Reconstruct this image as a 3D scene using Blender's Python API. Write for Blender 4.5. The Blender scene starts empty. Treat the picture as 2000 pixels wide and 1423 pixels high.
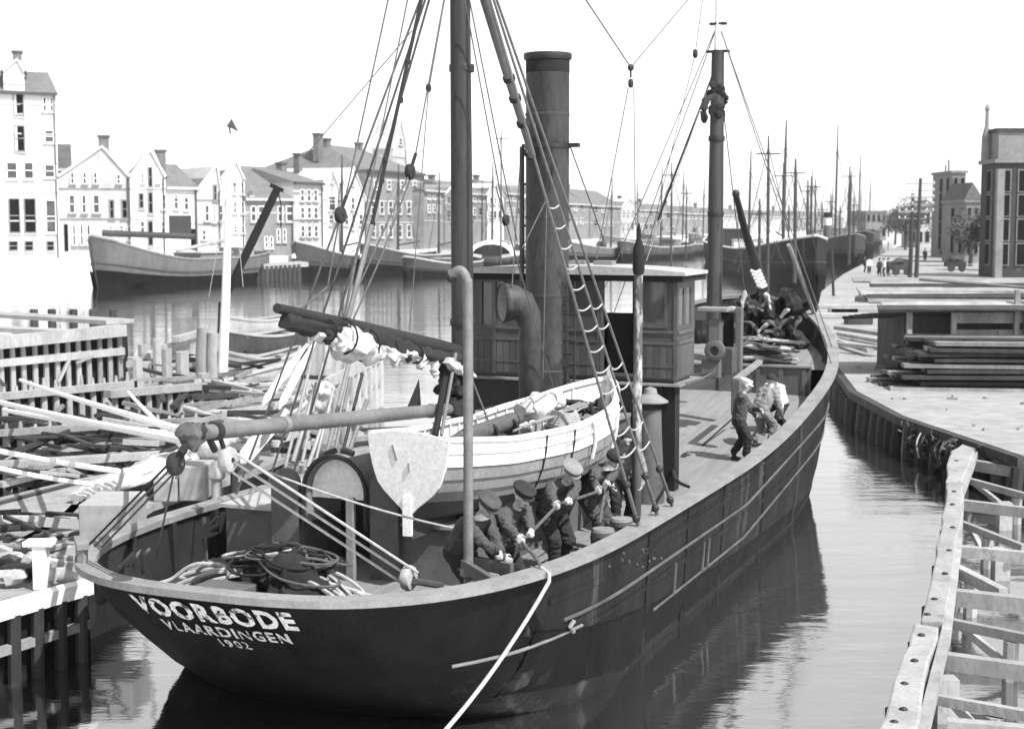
import bpy, bmesh, math, random
from mathutils import noise as mnoise, Vector, Matrix, Quaternion
random.seed(7)
R = math.radians
sc = bpy.context.scene
col = sc.collection

# ------------------------------------------------------------------ camera, sky, sun, exposure
FPX, CAMZ, HORIZON = 2942.0, 6.175, 432.6          # focal length in photo pixels, eye height above the water, horizon row
PITCH = math.atan((711.5 - HORIZON) / FPX)
cam_d = bpy.data.cameras.new('camera')
cam_d.sensor_width = 36.0
cam_d.lens = FPX / 2000.0 * 36.0
cam_d.clip_end = 6000.0
cam_d.dof.use_dof = True; cam_d.dof.focus_distance = 20.0; cam_d.dof.aperture_fstop = 2.4
cam = bpy.data.objects.new('camera', cam_d)
cam.location = (0, 0, CAMZ)
cam.rotation_euler = (math.pi / 2 - PITCH, 0, 0)
col.objects.link(cam)
sc.camera = cam

SUN_AZ, SUN_EL = R(134), R(52)                      # azimuth clockwise from +Y: abeam, to the right
w = bpy.data.worlds.new('World'); sc.world = w; w.use_nodes = True
nt = w.node_tree; nt.nodes.clear()
sky = nt.nodes.new('ShaderNodeTexSky'); sky.sky_type = 'NISHITA'; sky.sun_disc = False
sky.sun_elevation = SUN_EL; sky.sun_rotation = SUN_AZ
sky.air_density = 1.0; sky.dust_density = 0.6; sky.ozone_density = 1.0
bw = nt.nodes.new('ShaderNodeRGBToBW')              # black-and-white film
hzp = nt.nodes.new('ShaderNodeMath'); hzp.operation = 'POWER'; hzp.inputs[1].default_value = 0.65      # hazy, evenly white sky
hzm = nt.nodes.new('ShaderNodeMath'); hzm.operation = 'MULTIPLY'; hzm.inputs[1].default_value = 2.95
bg = nt.nodes.new('ShaderNodeBackground'); bg.inputs['Strength'].default_value = 0.12
wo = nt.nodes.new('ShaderNodeOutputWorld')
nt.links.new(sky.outputs[0], bw.inputs[0]); nt.links.new(bw.outputs[0], hzp.inputs[0]); nt.links.new(hzp.outputs[0], hzm.inputs[0]); nt.links.new(hzm.outputs[0], bg.inputs[0]); nt.links.new(bg.outputs[0], wo.inputs[0])
sl = bpy.data.lights.new('sun', 'SUN'); sl.energy = 5.0; sl.angle = R(0.5); sl.color = (1, 1, 1)
so = bpy.data.objects.new('sun', sl); col.objects.link(so); so.location = (30, -40, 60)
TOSUN = Vector((math.sin(SUN_AZ) * math.cos(SUN_EL), math.cos(SUN_AZ) * math.cos(SUN_EL), math.sin(SUN_EL)))
so.rotation_euler = (-TOSUN).to_track_quat('-Z', 'Y').to_euler()
vs = sc.view_settings
vs.view_transform = 'Standard'; vs.look = 'None'; vs.gamma = 1.0; vs.use_curve_mapping = False
vs.exposure = 0.5
sc.cycles.use_denoising = True
sc.cycles.max_bounces = 4; sc.cycles.diffuse_bounces = 2; sc.cycles.glossy_bounces = 3; sc.cycles.volume_bounces = 0; sc.cycles.transparent_max_bounces = 6
sc.cycles.use_adaptive_sampling = True; sc.cycles.adaptive_threshold = 0.02

# ------------------------------------------------------------------ from photo pixels (2000 x 1423) to points of the place
TH = 0.392; OX, OY = -3.446, 16.338; ST, CT = math.sin(TH), math.cos(TH)
SHIPM = Matrix.Translation((OX, OY, 0)) @ Matrix.Rotation(-TH, 4, 'Z')   # ship frame: x starboard, y forward, z up
SHIPI = SHIPM.inverted()
def ray(px, py):
    a = (px - 1000) / FPX; b = (711.5 - py) / FPX
    return Vector((a, math.cos(PITCH) + b * math.sin(PITCH), -math.sin(PITCH) + b * math.cos(PITCH)))
def at(px, py, Y=None, z=None):
    d = ray(px, py); t = Y / d.y if Y is not None else (z - CAMZ) / d.z
    return Vector((0, 0, CAMZ)) + d * t
def SL(px, py, v=None, u=None, z=None):
    o = SHIPI @ Vector((0, 0, CAMZ)); d = SHIPI.to_3x3() @ ray(px, py)
    t = (v - o.x) / d.x if v is not None else ((u - o.y) / d.y if u is not None else (z - CAMZ) / d.z)
    return o + d * t

# ------------------------------------------------------------------ materials (grey scale: the film saw no colour)
MATS = {}
def M(name, val, rough=0.75, var=0.25, scale=3.0, stretch=(1, 1, 1), bump=0.0, metal=0.0, rand=0.0, spec=0.5, fine=0.12, dirt=None, coat=0.0):
    m = bpy.data.materials.new(name); m.use_nodes = True; t = m.node_tree; n = t.nodes; L = t.links
    p = n['Principled BSDF']; p.inputs['Roughness'].default_value = rough; p.inputs['Metallic'].default_value = metal
    p.inputs['Specular IOR Level'].default_value = spec
    tc = n.new('ShaderNodeTexCoord'); mp = n.new('ShaderNodeMapping'); mp.inputs['Scale'].default_value = stretch
    L.new(tc.outputs['Object'], mp.inputs[0])
    ns = n.new('ShaderNodeTexNoise'); ns.inputs['Scale'].default_value = scale; ns.inputs['Detail'].default_value = 5; ns.inputs['Roughness'].default_value = 0.6
    L.new(mp.outputs[0], ns.inputs['Vector'])
    mr = n.new('ShaderNodeMapRange'); mr.inputs[1].default_value = 0.3; mr.inputs[2].default_value = 0.7
    mr.inputs[3].default_value = val * (1 - var); mr.inputs[4].default_value = val * (1 + var); L.new(ns.outputs[0], mr.inputs[0])
    cur = mr.outputs[0]
    def mul(sock, src):
        k = n.new('ShaderNodeMath'); k.operation = 'MULTIPLY'; L.new(sock, k.inputs[0]); L.new(src, k.inputs[1]); return k.outputs[0]
    def rng(src, a, b, lo, hi):
        k = n.new('ShaderNodeMapRange'); k.inputs[1].default_value = a; k.inputs[2].default_value = b
        k.inputs[3].default_value = lo; k.inputs[4].default_value = hi; L.new(src, k.inputs[0]); return k.outputs[0]
    n2 = n.new('ShaderNodeTexNoise'); n2.inputs['Scale'].default_value = scale * 9; n2.inputs['Detail'].default_value = 3
    L.new(mp.outputs[0], n2.inputs['Vector'])
    if fine: cur = mul(cur, rng(n2.outputs[0], 0.3, 0.7, 1 - fine, 1 + fine))
    if rand:
        oi = n.new('ShaderNodeObjectInfo'); cur = mul(cur, rng(oi.outputs['Random'], 0, 1, 1 - rand, 1 + rand))
    if dirt:                                          # (scale, threshold, value, stretch): worn or dirty patches of their own shape
        mp2 = n.new('ShaderNodeMapping'); mp2.inputs['Scale'].default_value = dirt[3]; L.new(tc.outputs['Object'], mp2.inputs[0])
        nd = n.new('ShaderNodeTexNoise'); nd.inputs['Scale'].default_value = dirt[0]; nd.inputs['Detail'].default_value = 7; nd.inputs['Roughness'].default_value = 0.7
        L.new(mp2.outputs[0], nd.inputs['Vector'])
        mx = n.new('ShaderNodeMix'); mx.data_type = 'FLOAT'; L.new(rng(nd.outputs[0], dirt[1], dirt[1] + 0.08, 0, 1), mx.inputs[0])
        L.new(cur, mx.inputs[2]); mx.inputs[3].default_value = dirt[2]; cur = mx.outputs[0]
    L.new(cur, p.inputs['Base Color'])
    if bump:
        b = n.new('ShaderNodeBump'); b.inputs['Strength'].default_value = min(1, bump); b.inputs['Distance'].default_value = 0.02
        L.new(n2.outputs[0], b.inputs['Height']); L.new(b.outputs[0], p.inputs['Normal'])
    MATS[name] = m; return m
M('hull_black', 0.013, 0.65, 0.5, 1.4, (1, 1, .25), .6, spec=.15, dirt=(1.5, .57, .06, (.9, .9, .08)))
M('hull_aft', 0.006, 0.6, 0.6, 2.0, (1, 1, .3), .7, dirt=(2.4, .62, .02, (1, 1, .15)), spec=.1)
M('moulding', 0.07, 0.6, .5, 2.0)
M('rail_wood', 0.2, 0.8, .22, 2.5, (1, 1, 1), .3, dirt=(4, .64, .14, (1, .5, 1)))
M('deck', 0.19, 0.85, .18, 1.2, (7, .6, 1), .2, dirt=(1.1, .62, .11, (1, 1, 1)))
M('bulwark_in', 0.014, 0.7, .4, 2)
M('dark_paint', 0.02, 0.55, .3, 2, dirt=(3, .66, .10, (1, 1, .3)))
M('casing_grey', 0.10, 0.7, .25, 2.2, bump=.2, dirt=(2.5, .62, .07, (1, 1, .4)))
M('wheelhouse_wood', 0.05, 0.5, .2, 2.5, (1, 1, .3), .1, dirt=(3, .68, .15, (1, 1, .25)))
M('wheelhouse_trim', 0.07, 0.5, .2, 3)
M('roof_canvas', 0.34, 0.85, .1, 1.5, dirt=(2, .64, .4, (1, 1, 1)))
M('funnel_paint', 0.036, 0.6, .3, 1.5, (1, 1, .4), .2, dirt=(2.2, .54, .012, (1, 1, .5)), fine=.3)
M('soot_and_shade', 0.006, 0.9, .4, 3)  # soot and black parts, and shade put into colour
M('iron', 0.014, 0.55, .4, 5, bump=.3, metal=.0)
M('davit_grey', 0.14, 0.6, .25, 4, bump=.2)
M('iron_grey', 0.06, 0.55, .3, 5, bump=.2)
M('mast_wood', 0.028, 0.65, .4, 1.6, (2, 2, .12), .3, dirt=(1.8, .54, .012, (1, 1, .25)), fine=.3)
M('spar_wood', 0.13, 0.7, .25, 1.2, (1, 1, 1), .2, dirt=(2.2, .66, .1, (1, 1, 1)))
M('spar_dark', 0.012, 0.65, .35, 2)
M('worn_post', 0.07, 0.7, .4, 3, (1, 1, .5), .2, dirt=(3, .52, .4, (1, 1, .4)))
M('transom_white', 0.84, 0.6, .03, 2, bump=.1)
M('white_paint', 0.78, 0.6, .06, 2, bump=.1, dirt=(3, .68, .45, (1, 1, 1)))
M('boat_lower', 0.22, 0.6, .2, 2, bump=.1)
M('boat_bottom', 0.05, 0.6, .3, 2)
M('boat_inside', 0.34, 0.8, .3, 2.5)
M('rope_light', 0.36, 0.9, .2, 14, bump=.5)
M('rope_grey', 0.085, 0.9, .3, 14, bump=.5)
M('rope_dark', 0.012, 0.9, .3, 14, bump=.5)
M('canvas', 0.42, 0.9, .2, 1.8, bump=.4, dirt=(1.6, .60, .36, (1, 1, 1)))
M('canvas_dark', 0.014, 0.9, .35, 2, bump=.4)
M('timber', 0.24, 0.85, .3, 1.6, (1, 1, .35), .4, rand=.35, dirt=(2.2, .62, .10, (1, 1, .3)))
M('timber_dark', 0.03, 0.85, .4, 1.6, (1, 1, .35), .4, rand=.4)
M('timber_white', 0.31, 0.85, .18, 1.6, (1, 1, .5), .3, rand=.15, dirt=(2.5, .68, .2, (1, 1, .4)))
M('timber_pale', 0.27, 0.88, .22, 1.6, (1, 1, .5), .4, rand=.15, dirt=(1.7, .60, .14, (1, 1, .6)))
M('quay_stone', 0.3, 0.9, .15, .6, bump=.4, dirt=(.35, .62, .36, (1, 1, 1)))
M('ground', 0.27, 0.95, .14, .25, bump=.5, fine=.16, dirt=(.5, .57, .19, (.25, 1, 1)))
M('far_quay', 0.75, 0.9, .1, .3)
M('far_ground', 0.5, 0.95, .15, .1)
M('cloth_dark', 0.02, 0.95, .35, 5, bump=.4)
M('cloth_mid', 0.055, 0.95, .3, 5, bump=.4)
M('cloth_light', 0.62, 0.95, .15, 5, bump=.3)
M('cloth_grey', 0.19, 0.95, .2, 5, bump=.3)
M('skin', 0.36, 0.55, .08, 6)
M('boot', 0.025, 0.5, .3, 6)
M('wall_white', 0.62, 0.9, .08, .6, fine=.06, dirt=(.5, .66, .55, (1, 1, .5)))
M('wall_pale', 0.42, 0.9, .14, .6, fine=.1, dirt=(.6, .60, .40, (1, 1, .5)))
M('wall_grey', 0.2, 0.9, .18, .6, fine=.15, dirt=(.6, .60, .22, (1, 1, .5)))
M('wall_brick', 0.035, 0.9, .25, .8, fine=.3, dirt=(.7, .60, .06, (1, 1, .5)))
M('roof_tile', 0.14, 0.9, .2, 1.2, fine=.25)
M('roof_tile_dark', 0.08, 0.9, .25, 1.2, fine=.25)
M('window_dark', 0.008, 0.9, .4, 1, spec=.05)
M('window_mid', 0.07, 0.6, .4, .7, spec=.2)
M('window_frame', 0.68, 0.7, .1, 2)
M('far_hull', 0.04, 0.7, .3, .5, (1, 1, .4), dirt=(.6, .6, .16, (1, 1, .3)))
M('far_hull_wood', 0.10, 0.8, .25, .8, (1, 1, .3), dirt=(.8, .6, .07, (1, 1, .3)))
M('far_mast', 0.04, 0.8, .3, .5)
M('leaf', 0.06, 0.8, .4, 1.5)
M('bark', 0.06, 0.9, .3, 2)
M('letter_white', 0.62, 0.7, .15, 6, dirt=(8, .525, .03, (1, 1, 1)))
M('letter_faded', 0.46, 0.7, .2, 6, dirt=(11, .54, .012, (1, 1, 1)))
g = bpy.data.materials.new('glass'); g.use_nodes = True; gp = g.node_tree.nodes['Principled BSDF']
gp.inputs['Base Color'].default_value = (.08, .08, .08, 1); gp.inputs['Roughness'].default_value = .06; gp.inputs['IOR'].default_value = 1.7; MATS['glass'] = g

def water_mat():
    m = bpy.data.materials.new('water'); m.use_nodes = True; t = m.node_tree; n = t.nodes; L = t.links; p = n['Principled BSDF']
    p.inputs['Base Color'].default_value = (.025, .025, .025, 1); p.inputs['Roughness'].default_value = .05; p.inputs['IOR'].default_value = 3.2
    tc = n.new('ShaderNodeTexCoord')
    def nz(scale, st, det, rot):
        mp = n.new('ShaderNodeMapping'); mp.inputs['Scale'].default_value = st; mp.inputs['Rotation'].default_value = (0, 0, rot)
        L.new(tc.outputs['Object'], mp.inputs[0]); k = n.new('ShaderNodeTexNoise'); k.inputs['Scale'].default_value = scale
        k.inputs['Detail'].default_value = det; k.inputs['Roughness'].default_value = .55; L.new(mp.outputs[0], k.inputs['Vector']); return k.outputs[0]
    a = nz(1.6, (.55, 1.5, 1), 4, .15); b = nz(.35, (.6, 1.2, 1), 2, -.2); c = nz(.12, (1, 1, 1), 2, 0)
    s1 = n.new('ShaderNodeMath'); s1.operation = 'MULTIPLY'; L.new(a, s1.inputs[0])
    cr = n.new('ShaderNodeMapRange'); cr.inputs[1].default_value = .4; cr.inputs[2].default_value = .65; cr.inputs[3].default_value = .35; cr.inputs[4].default_value = 1.0
    L.new(c, cr.inputs[0]); L.new(cr.outputs[0], s1.inputs[1])
    s2 = n.new('ShaderNodeMath'); s2.operation = 'MULTIPLY_ADD'; L.new(b, s2.inputs[0]); s2.inputs[1].default_value = 1.2; L.new(s1.outputs[0], s2.inputs[2])
    bp = n.new('ShaderNodeBump'); bp.inputs['Strength'].default_value = 1.0; bp.inputs['Distance'].default_value = .017
    L.new(s2.outputs[0], bp.inputs['Height']); L.new(bp.outputs[0], p.inputs['Normal'])
    gl = n.new('ShaderNodeBsdfGlossy'); gl.inputs['Roughness'].default_value = .06; gl.inputs['Color'].default_value = (.95, .95, .95, 1); L.new(bp.outputs[0], gl.inputs['Normal'])
    ms = n.new('ShaderNodeMixShader'); ms.inputs[0].default_value = .42; L.new(p.outputs[0], ms.inputs[1]); L.new(gl.outputs[0], ms.inputs[2])
    L.new(ms.outputs[0], n['Material Output'].inputs['Surface'])
    MATS['water'] = m
water_mat()

# ------------------------------------------------------------------ mesh building and the object tree
ORG = {}                                             # object name -> origin subtracted from the points given for it
class MB:
    def __init__(s): s.v = []; s.f = []
    def add(s, vs_, fs):
        k = len(s.v); s.v += [Vector(p) for p in vs_]; s.f += [[i + k for i in q] for q in fs]; return s
    def box(s, lo, hi):
        (a, b, c), (d, e, f) = lo, hi
        return s.add([(a, b, c), (d, b, c), (d, e, c), (a, e, c), (a, b, f), (d, b, f), (d, e, f), (a, e, f)],
                     [(0, 3, 2, 1), (4, 5, 6, 7), (0, 1, 5, 4), (1, 2, 6, 5), (2, 3, 7, 6), (3, 0, 4, 7)])
    def cbox(s, c, sz): return s.box([c[i] - sz[i] / 2 for i in range(3)], [c[i] + sz[i] / 2 for i in range(3)])
    def beam(s, p, q, w_, h, up=(0, 0, 1)):          # squared timber between two points
        p = Vector(p); q = Vector(q); d = (q - p).normalized(); up = Vector(up)
        if abs(d.dot(up)) > .98: up = Vector((0, 1, 0))
        sd = d.cross(up).normalized() * (w_ / 2); u = sd.cross(d).normalized() * (h / 2)
        return s.add([p - sd - u, p + sd - u, p + sd + u, p - sd + u, q - sd - u, q + sd - u, q + sd + u, q - sd + u],
                     [(0, 1, 2, 3), (7, 6, 5, 4), (0, 4, 5, 1), (1, 5, 6, 2), (2, 6, 7, 3), (3, 7, 4, 0)])
    def tube(s, pts, r, n=8, caps=True, closed=False):
        pts = [Vector(p) for p in pts]; m = len(pts); rs = r if isinstance(r, (list, tuple)) else [r] * m
        rings = []; ref = None
        for i, p in enumerate(pts):
            if closed: d = pts[(i + 1) % m] - pts[i - 1]
            else: d = pts[min(i + 1, m - 1)] - pts[max(i - 1, 0)]
            d = d.normalized() if d.length > 1e-9 else Vector((0, 0, 1))
            if ref is None:
                ref = Vector((0, 0, 1)) if abs(d.z) < .9 else Vector((1, 0, 0))
            e = ref - d * ref.dot(d)
            if e.length < 1e-6: e = d.orthogonal()
            e.normalize(); ref = e; g_ = d.cross(e)
            rings.append([p + (e * math.cos(2 * math.pi * k / n) + g_ * math.sin(2 * math.pi * k / n)) * rs[i] for k in range(n)])
        return s.loft(rings, caps and not closed, closed)
    def loft(s, rings, caps=True, closed=False, ringclosed=True):
        n = len(rings[0]); m = len(rings); vs_ = [p for q in rings for p in q]; fs = []
        for i in range(m if closed else m - 1):
            for k in range(n if ringclosed else n - 1):
                a, b = i * n + k, i * n + (k + 1) % n; c, d = ((i + 1) % m) * n + (k + 1) % n, ((i + 1) % m) * n + k
                fs.append((a, b, c, d))
        if caps: fs += [tuple(range(n - 1, -1, -1)), tuple(range((m - 1) * n, m * n))]
        return s.add(vs_, fs)
    def lathe(s, o, prof, n=16, axis='Z'):           # prof: (radius, height) along the axis
        o = Vector(o); rings = []
        for r, h in prof:
            ring = []
            for k in range(n):
                c, d = r * math.cos(2 * math.pi * k / n), r * math.sin(2 * math.pi * k / n)
                ring.append(o + Vector({'Z': (c, d, h), 'Y': (d, h, c), 'X': (h, c, d)}[axis]))
            rings.append(ring)
        return s.loft(rings)
    def prism(s, poly, vec):                         # a polygon pushed along a vector
        poly = [Vector(p) for p in poly]; vec = Vector(vec); n = len(poly)
        return s.add(poly + [p + vec for p in poly], [tuple(range(n - 1, -1, -1)), tuple(range(n, 2 * n))] + [(i, (i + 1) % n, (i + 1) % n + n, i + n) for i in range(n)])
    def ball(s, c, r, n=10, m=7, sc_=(1, 1, 1)):
        c = Vector(c); rings = []
        for j in range(m + 1):
            a = math.pi * j / m; rr = max(.02, math.sin(a)) * r
            rings.append([c + Vector((rr * math.cos(2 * math.pi * k / n) * sc_[0], rr * math.sin(2 * math.pi * k / n) * sc_[1], r * math.cos(a) * sc_[2])) for k in range(n)])
        return s.loft(rings)
    def build(s, name, mat, parent=None, smooth=False, ship=False, bevel=0, org=None):
        o_ = ORG.get(parent.name, Vector()) if parent else Vector(org or (0, 0, 0))
        me = bpy.data.meshes.new(name); me.from_pydata([tuple(p - o_) for p in s.v], [], s.f); me.update()
        bm = bmesh.new(); bm.from_mesh(me); bmesh.ops.recalc_face_normals(bm, faces=bm.faces); 
        if smooth:
            for f in bm.faces: f.smooth = True
            for e in bm.edges:
                if len(e.link_faces) == 2 and e.calc_face_angle(0) > R(42): e.smooth = False
        bm.to_mesh(me); bm.free()
        ob = bpy.data.objects.new(name, me); col.objects.link(ob)
        me.materials.append(MATS[mat] if isinstance(mat, str) else mat)
        if bevel:
            b = ob.modifiers.new('bevel', 'BEVEL'); b.width = bevel; b.segments = 2; b.limit_method = 'ANGLE'
        if parent: ob.parent = parent; ORG[ob.name] = o_
        else:
            ORG[ob.name] = o_; ob.matrix_world = (SHIPM if ship else Matrix()) @ Matrix.Translation(o_)
        return ob
def tag(o, label=None, cat=None, group=None, kind=None):
    if label: o['label'] = label
    if cat: o['category'] = cat
    if group: o['group'] = group
    if kind: o['kind'] = kind
    return o
def thing(name, label, cat, base=(0, 0, 0), ship=False, group=None):
    o = bpy.data.objects.new(name, None); col.objects.link(o); o.empty_display_size = .2
    o.matrix_world = (SHIPM if ship else Matrix()) @ Matrix.Translation(Vector(base)); ORG[o.name] = Vector(base)
    return tag(o, label, cat, group)
def copy_tree(o, parent=None):
    c = o.copy(); col.objects.link(c); c.parent = parent; ORG[c.name] = ORG[o.name]
    for ch in list(o.children): copy_tree(ch, c)
    return c
def lerp(a, b, t): return a + (b - a) * t
def interp(x, xs, ys):
    if x <= xs[0]: return ys[0]
    for i in range(len(xs) - 1):
        if x <= xs[i + 1]: return lerp(ys[i], ys[i + 1], (x - xs[i]) / (xs[i + 1] - xs[i]))
    return ys[-1]
def cat_line(p, q, sag, n=10):                       # a hanging line
    p = Vector(p); q = Vector(q)
    return [p.lerp(q, i / n) - Vector((0, 0, sag * 4 * (i / n) * (1 - i / n))) for i in range(n + 1)]
def spline(pts, n=8):                                # Catmull-Rom through points
    pts = [Vector(p) for p in pts]; P = [pts[0]] + pts + [pts[-1]]; out = []
    for i in range(1, len(P) - 2):
        a, b, c, d = P[i - 1:i + 3]
        for k in range(n):
            t = k / n; out.append(.5 * ((2 * b) + (c - a) * t + (2 * a - 5 * b + 4 * c - d) * t * t + (3 * b - a - 3 * c + d) * t ** 3))
    return out + [pts[-1]]
# ------------------------------------------------------------------ water
wm = MB()
wm.add([(-2500, -60, 0), (2500, -60, 0), (2500, 5000, 0), (-2500, 5000, 0)], [(0, 1, 2, 3)])
tag(wm.build('water', 'water'), kind='structure')

# ------------------------------------------------------------------ the steam lugger
ship = thing('steam_lugger', 'dark steam fishing lugger with tall funnel and name lettered on its stern', 'ship', (0, 0, 0), ship=True)
LEN = 25.147
def zr(u): return 1.933 + (2.082 - 1.933) * ((11 - u) / 11) ** 2 if u < 11 else 1.933 + (4.228 - 1.933) * (min(1, (u - 11) / (LEN - 11))) ** 2.189
KZ = [-.8, 0, .5, 1.0, 1.5, 2.08]
def kz(kk): return -.8 + kk * 2.88
def US(kk): return interp(kz(kk), KZ, [4.2, 2.6, 1.75, 1.05, .5, 0])
def AS(kk): return interp(kz(kk), KZ, [3.0, 2.3, 3.2, 4.4, 5.4, 6.17])
def QS(kk): return interp(kz(kk), KZ, [2, 2.2, 2.3, 2.5, 2.8, 2.93])
def BZ(kk): return interp(kz(kk), KZ, [2.7, 3.1, 3.17, 3.2, 3.23, 3.25])
def UB(kk): return interp(kz(kk), KZ, [24.1, 24.35, 24.5, 24.65, 24.85, LEN])
def AB(kk): return interp(kz(kk), KZ, [9, 8.2, 7.6, 7.1, 6.6, 6.22])
def hb(u, kk):
    x = min(1, max(0, (US(kk) + AS(kk) - u) / AS(kk))); y = min(1, max(0, (u - (UB(kk) - AB(kk))) / AB(kk))); q = QS(kk)
    return BZ(kk) * max(0, 1 - x ** q) ** (1 / q) * math.sqrt(max(0, 1 - y ** 2.2))
def zh(u, kk): return -.8 + kk * (zr(u) + .8)
def hull_at(u, z, side=1, off=0.0):
    kk = (z + .8) / (zr(u) + .8); e = .05
    p = Vector((side * hb(u, kk), u, z)); a = Vector((side * hb(u - e, kk), u - e, z)); b = Vector((side * hb(u + e, kk), u + e, z))
    t = (b - a).normalized(); n_ = Vector((t.y, -t.x, 0)) * side
    return p + n_ * off
NS = 72
def hull_px(px, py, off=.03, zmax=1.9):                # the point of the starboard side seen at a photo pixel
    best = None
    for i in range(120):
        p = SL(px, py, v=lerp(.2, 3.3, i / 119))
        if .1 < p.y < 25 and -.1 < p.z < zr(p.y):
            d = abs(hb(p.y, (p.z + .8) / (zr(p.y) + .8)) - p.x)
            if best is None or d < best[0]: best = (d, p)
    return hull_at(best[1].y, best[1].z, 1, off)
def us_list(kk):
    a, b = US(kk), UB(kk); return [a + (b - a) * (.5 - .5 * math.cos(math.pi * i / NS)) for i in range(NS + 1)]
hull = MB(); rings = []
for j in range(19):
    kk = j / 18; ul = us_list(kk)
    rings.append([Vector((hb(u, kk), u, zh(u, kk))) for u in ul] + [Vector((-hb(u, kk), u, zh(u, kk))) for u in ul[-2:0:-1]])
hull.loft(rings, caps=False)
ho = hull.build('hull', 'hull_black', ship, smooth=True)
ho.data.materials.append(MATS['hull_aft'])
for f in ho.data.polygons:
    if f.center.y < 2.7: f.material_index = 1
for s_ in (1, -1):                                    # black boot-topping
    rr = []
    for k in range(61):
        u = lerp(2.72, 23.6, k / 60); zt_ = interp(u, [2.7, 4.5, 6.5, 10, 14, 20, 24], [1.25, .95, .72, .5, .36, .3, .45]); rr.append([hull_at(u, max(-.2, z), s_, .03 if u < 6 else .012) for z in (-.2, zt_ * .33, zt_ * .66, zt_)])
    MB().loft(rr, caps=False, ringclosed=False).build('boot_topping', 'hull_aft', ship, smooth=True)
def loop_pts(kk=1.0, inset=0.0, n=NS):
    ul = us_list(kk); P = [Vector((hb(u, kk), u, zh(u, kk))) for u in ul] + [Vector((-hb(u, kk), u, zh(u, kk))) for u in ul[-2:0:-1]]
    out = []
    for i, p in enumerate(P):
        t = (P[(i + 1) % len(P)] - P[i - 1]); t.z = 0; t.normalize(); out.append((p, Vector((t.y, -t.x, 0))))
    return out
rail = MB(); rr = []
for p, nn in loop_pts():
    rr.append([p + nn * .09 + Vector((0, 0, -.05)), p + nn * .09 + Vector((0, 0, .035)), p - nn * .17 + Vector((0, 0, .035)), p - nn * .17 + Vector((0, 0, -.05))])
rail.loft(rr, caps=False, closed=True)
rail.build('rail', 'rail_wood', ship)
def zd(u): return interp(u, [0, 9.4, 9.9, 14, 17, 21.5, 22], [1.28, 1.15, 1.38, 1.46, 1.66, 2.08, 2.1])
inner = MB(); ia = []
lp = loop_pts(); uls = {}
for i, (p, nn) in enumerate(lp):
    u = p.y; zz = zd(u) if u < 21.6 else interp(u, [21.6, 25.2], [2.7, 3.6])
    kk = (zz + .8) / (zr(u) + .8); s_ = 1 if i <= NS else -1; ii = i if i <= NS else 2 * NS - i
    u2 = us_list(kk)[ii]; b_ = max(0, hb(u2, kk) - .12)
    ia.append([p - nn * .1 + Vector((0, 0, -.02)), Vector((s_ * b_, min(max(u2, US(kk) + .14), UB(kk) - .2), zz - .03))])
inner.loft(ia, caps=False, closed=True, ringclosed=False)
inner.build('bulwark_lining', 'bulwark_in', ship)
for s_ in (1, -1):                                    # bulwark stanchions
    for u in [x * 1.15 + 2.6 for x in range(19)]:
        zz = zd(u) if u < 21.6 else interp(u, [21.6, 25.2], [2.7, 3.6])
        if hb(u, 1) < .8: continue
        a = Vector((s_ * (hb(u, .95) - .17), u, zz)); b = Vector((s_ * (hb(u, 1) - .16), u, zr(u) - .05))
        MB().beam(a, b, .1, .09, (0, 1, 0)).build('stanchion', 'dark_paint', ship)
def deck_piece(name, u0, u1, zf, mat, n=40):
    d = MB(); L_, R_ = [], []
    for i in range(n + 1):
        u = lerp(u0, u1, i / n); z = zf(u); kk = (z + .8) / (zr(u) + .8); b = max(.02, hb(u, kk) - (.07 if u > 4 else .3))
        L_.append(Vector((-b, u, z))); R_.append(Vector((b, u, z)))
    d.loft([[a, Vector((0, a.y, a.z + .04)), b] for a, b in zip(L_, R_)], caps=False, ringclosed=False)
    return d.build(name, mat, ship)
deck_piece('deck', 1.5, 21.55, zd, 'deck', 60)
deck_piece('foredeck', 21.55, 25.0, lambda u: interp(u, [21.55, 25.2], [2.7, 3.6]), 'deck', 20)
# mouldings along the side
for (z0, z1, u0, u1, r, m_) in ((1.28, 1.2, 3.3, 21, .025, 'moulding'), (.62, .62, 6.6, 22, .022, 'moulding'), (1.62, 1.62, 6, 22.5, .016, 'hull_black')):
    for s_ in (1, -1):
        pts = [hull_at(u, interp(u, [u0, 12, u1], [z0, z1, z1 + (zr(u1) - 1.93) * .8]), s_, .012) for u in [lerp(u0, u1, i / 40) for i in range(41)]]
        MB().tube(pts, r, 6).build('rubbing_strake', m_, ship, smooth=True)
MB().tube(spline([hull_px(x, y, .02) for x, y in ((880, 1300), (940, 1288), (1006, 1272), (1070, 1248), (1136, 1220))], 4), .022, 8).build('fender_bar', 'davit_grey', ship, smooth=True)
MB().tube([hull_px(x, y, .04) for x, y in ((1112, 1232), (1110, 1222), (1118, 1211))], .03, 6).build('fender_bracket', 'rail_wood', ship, smooth=True)
for u in (7.6, 9.2, 9.5):                              # pipes and drains down the side
    MB().tube([hull_at(u, z, 1, .02) for z in (1.1, .9, .62)], .03, 6).build('drain_pipe', 'iron_grey', ship, smooth=True)
random.seed(3)
for i in range(14):
    px, py = random.uniform(1188, 1290), random.uniform(1070, 1112)
    p = SL(px, py, v=3.22)
    if zr(p.y) - .75 < p.z < zr(p.y) - .2: MB().ball(hull_at(p.y, p.z, 1, .005), .022, 6, 4).build('rivet', 'moulding', ship, smooth=True)
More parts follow.
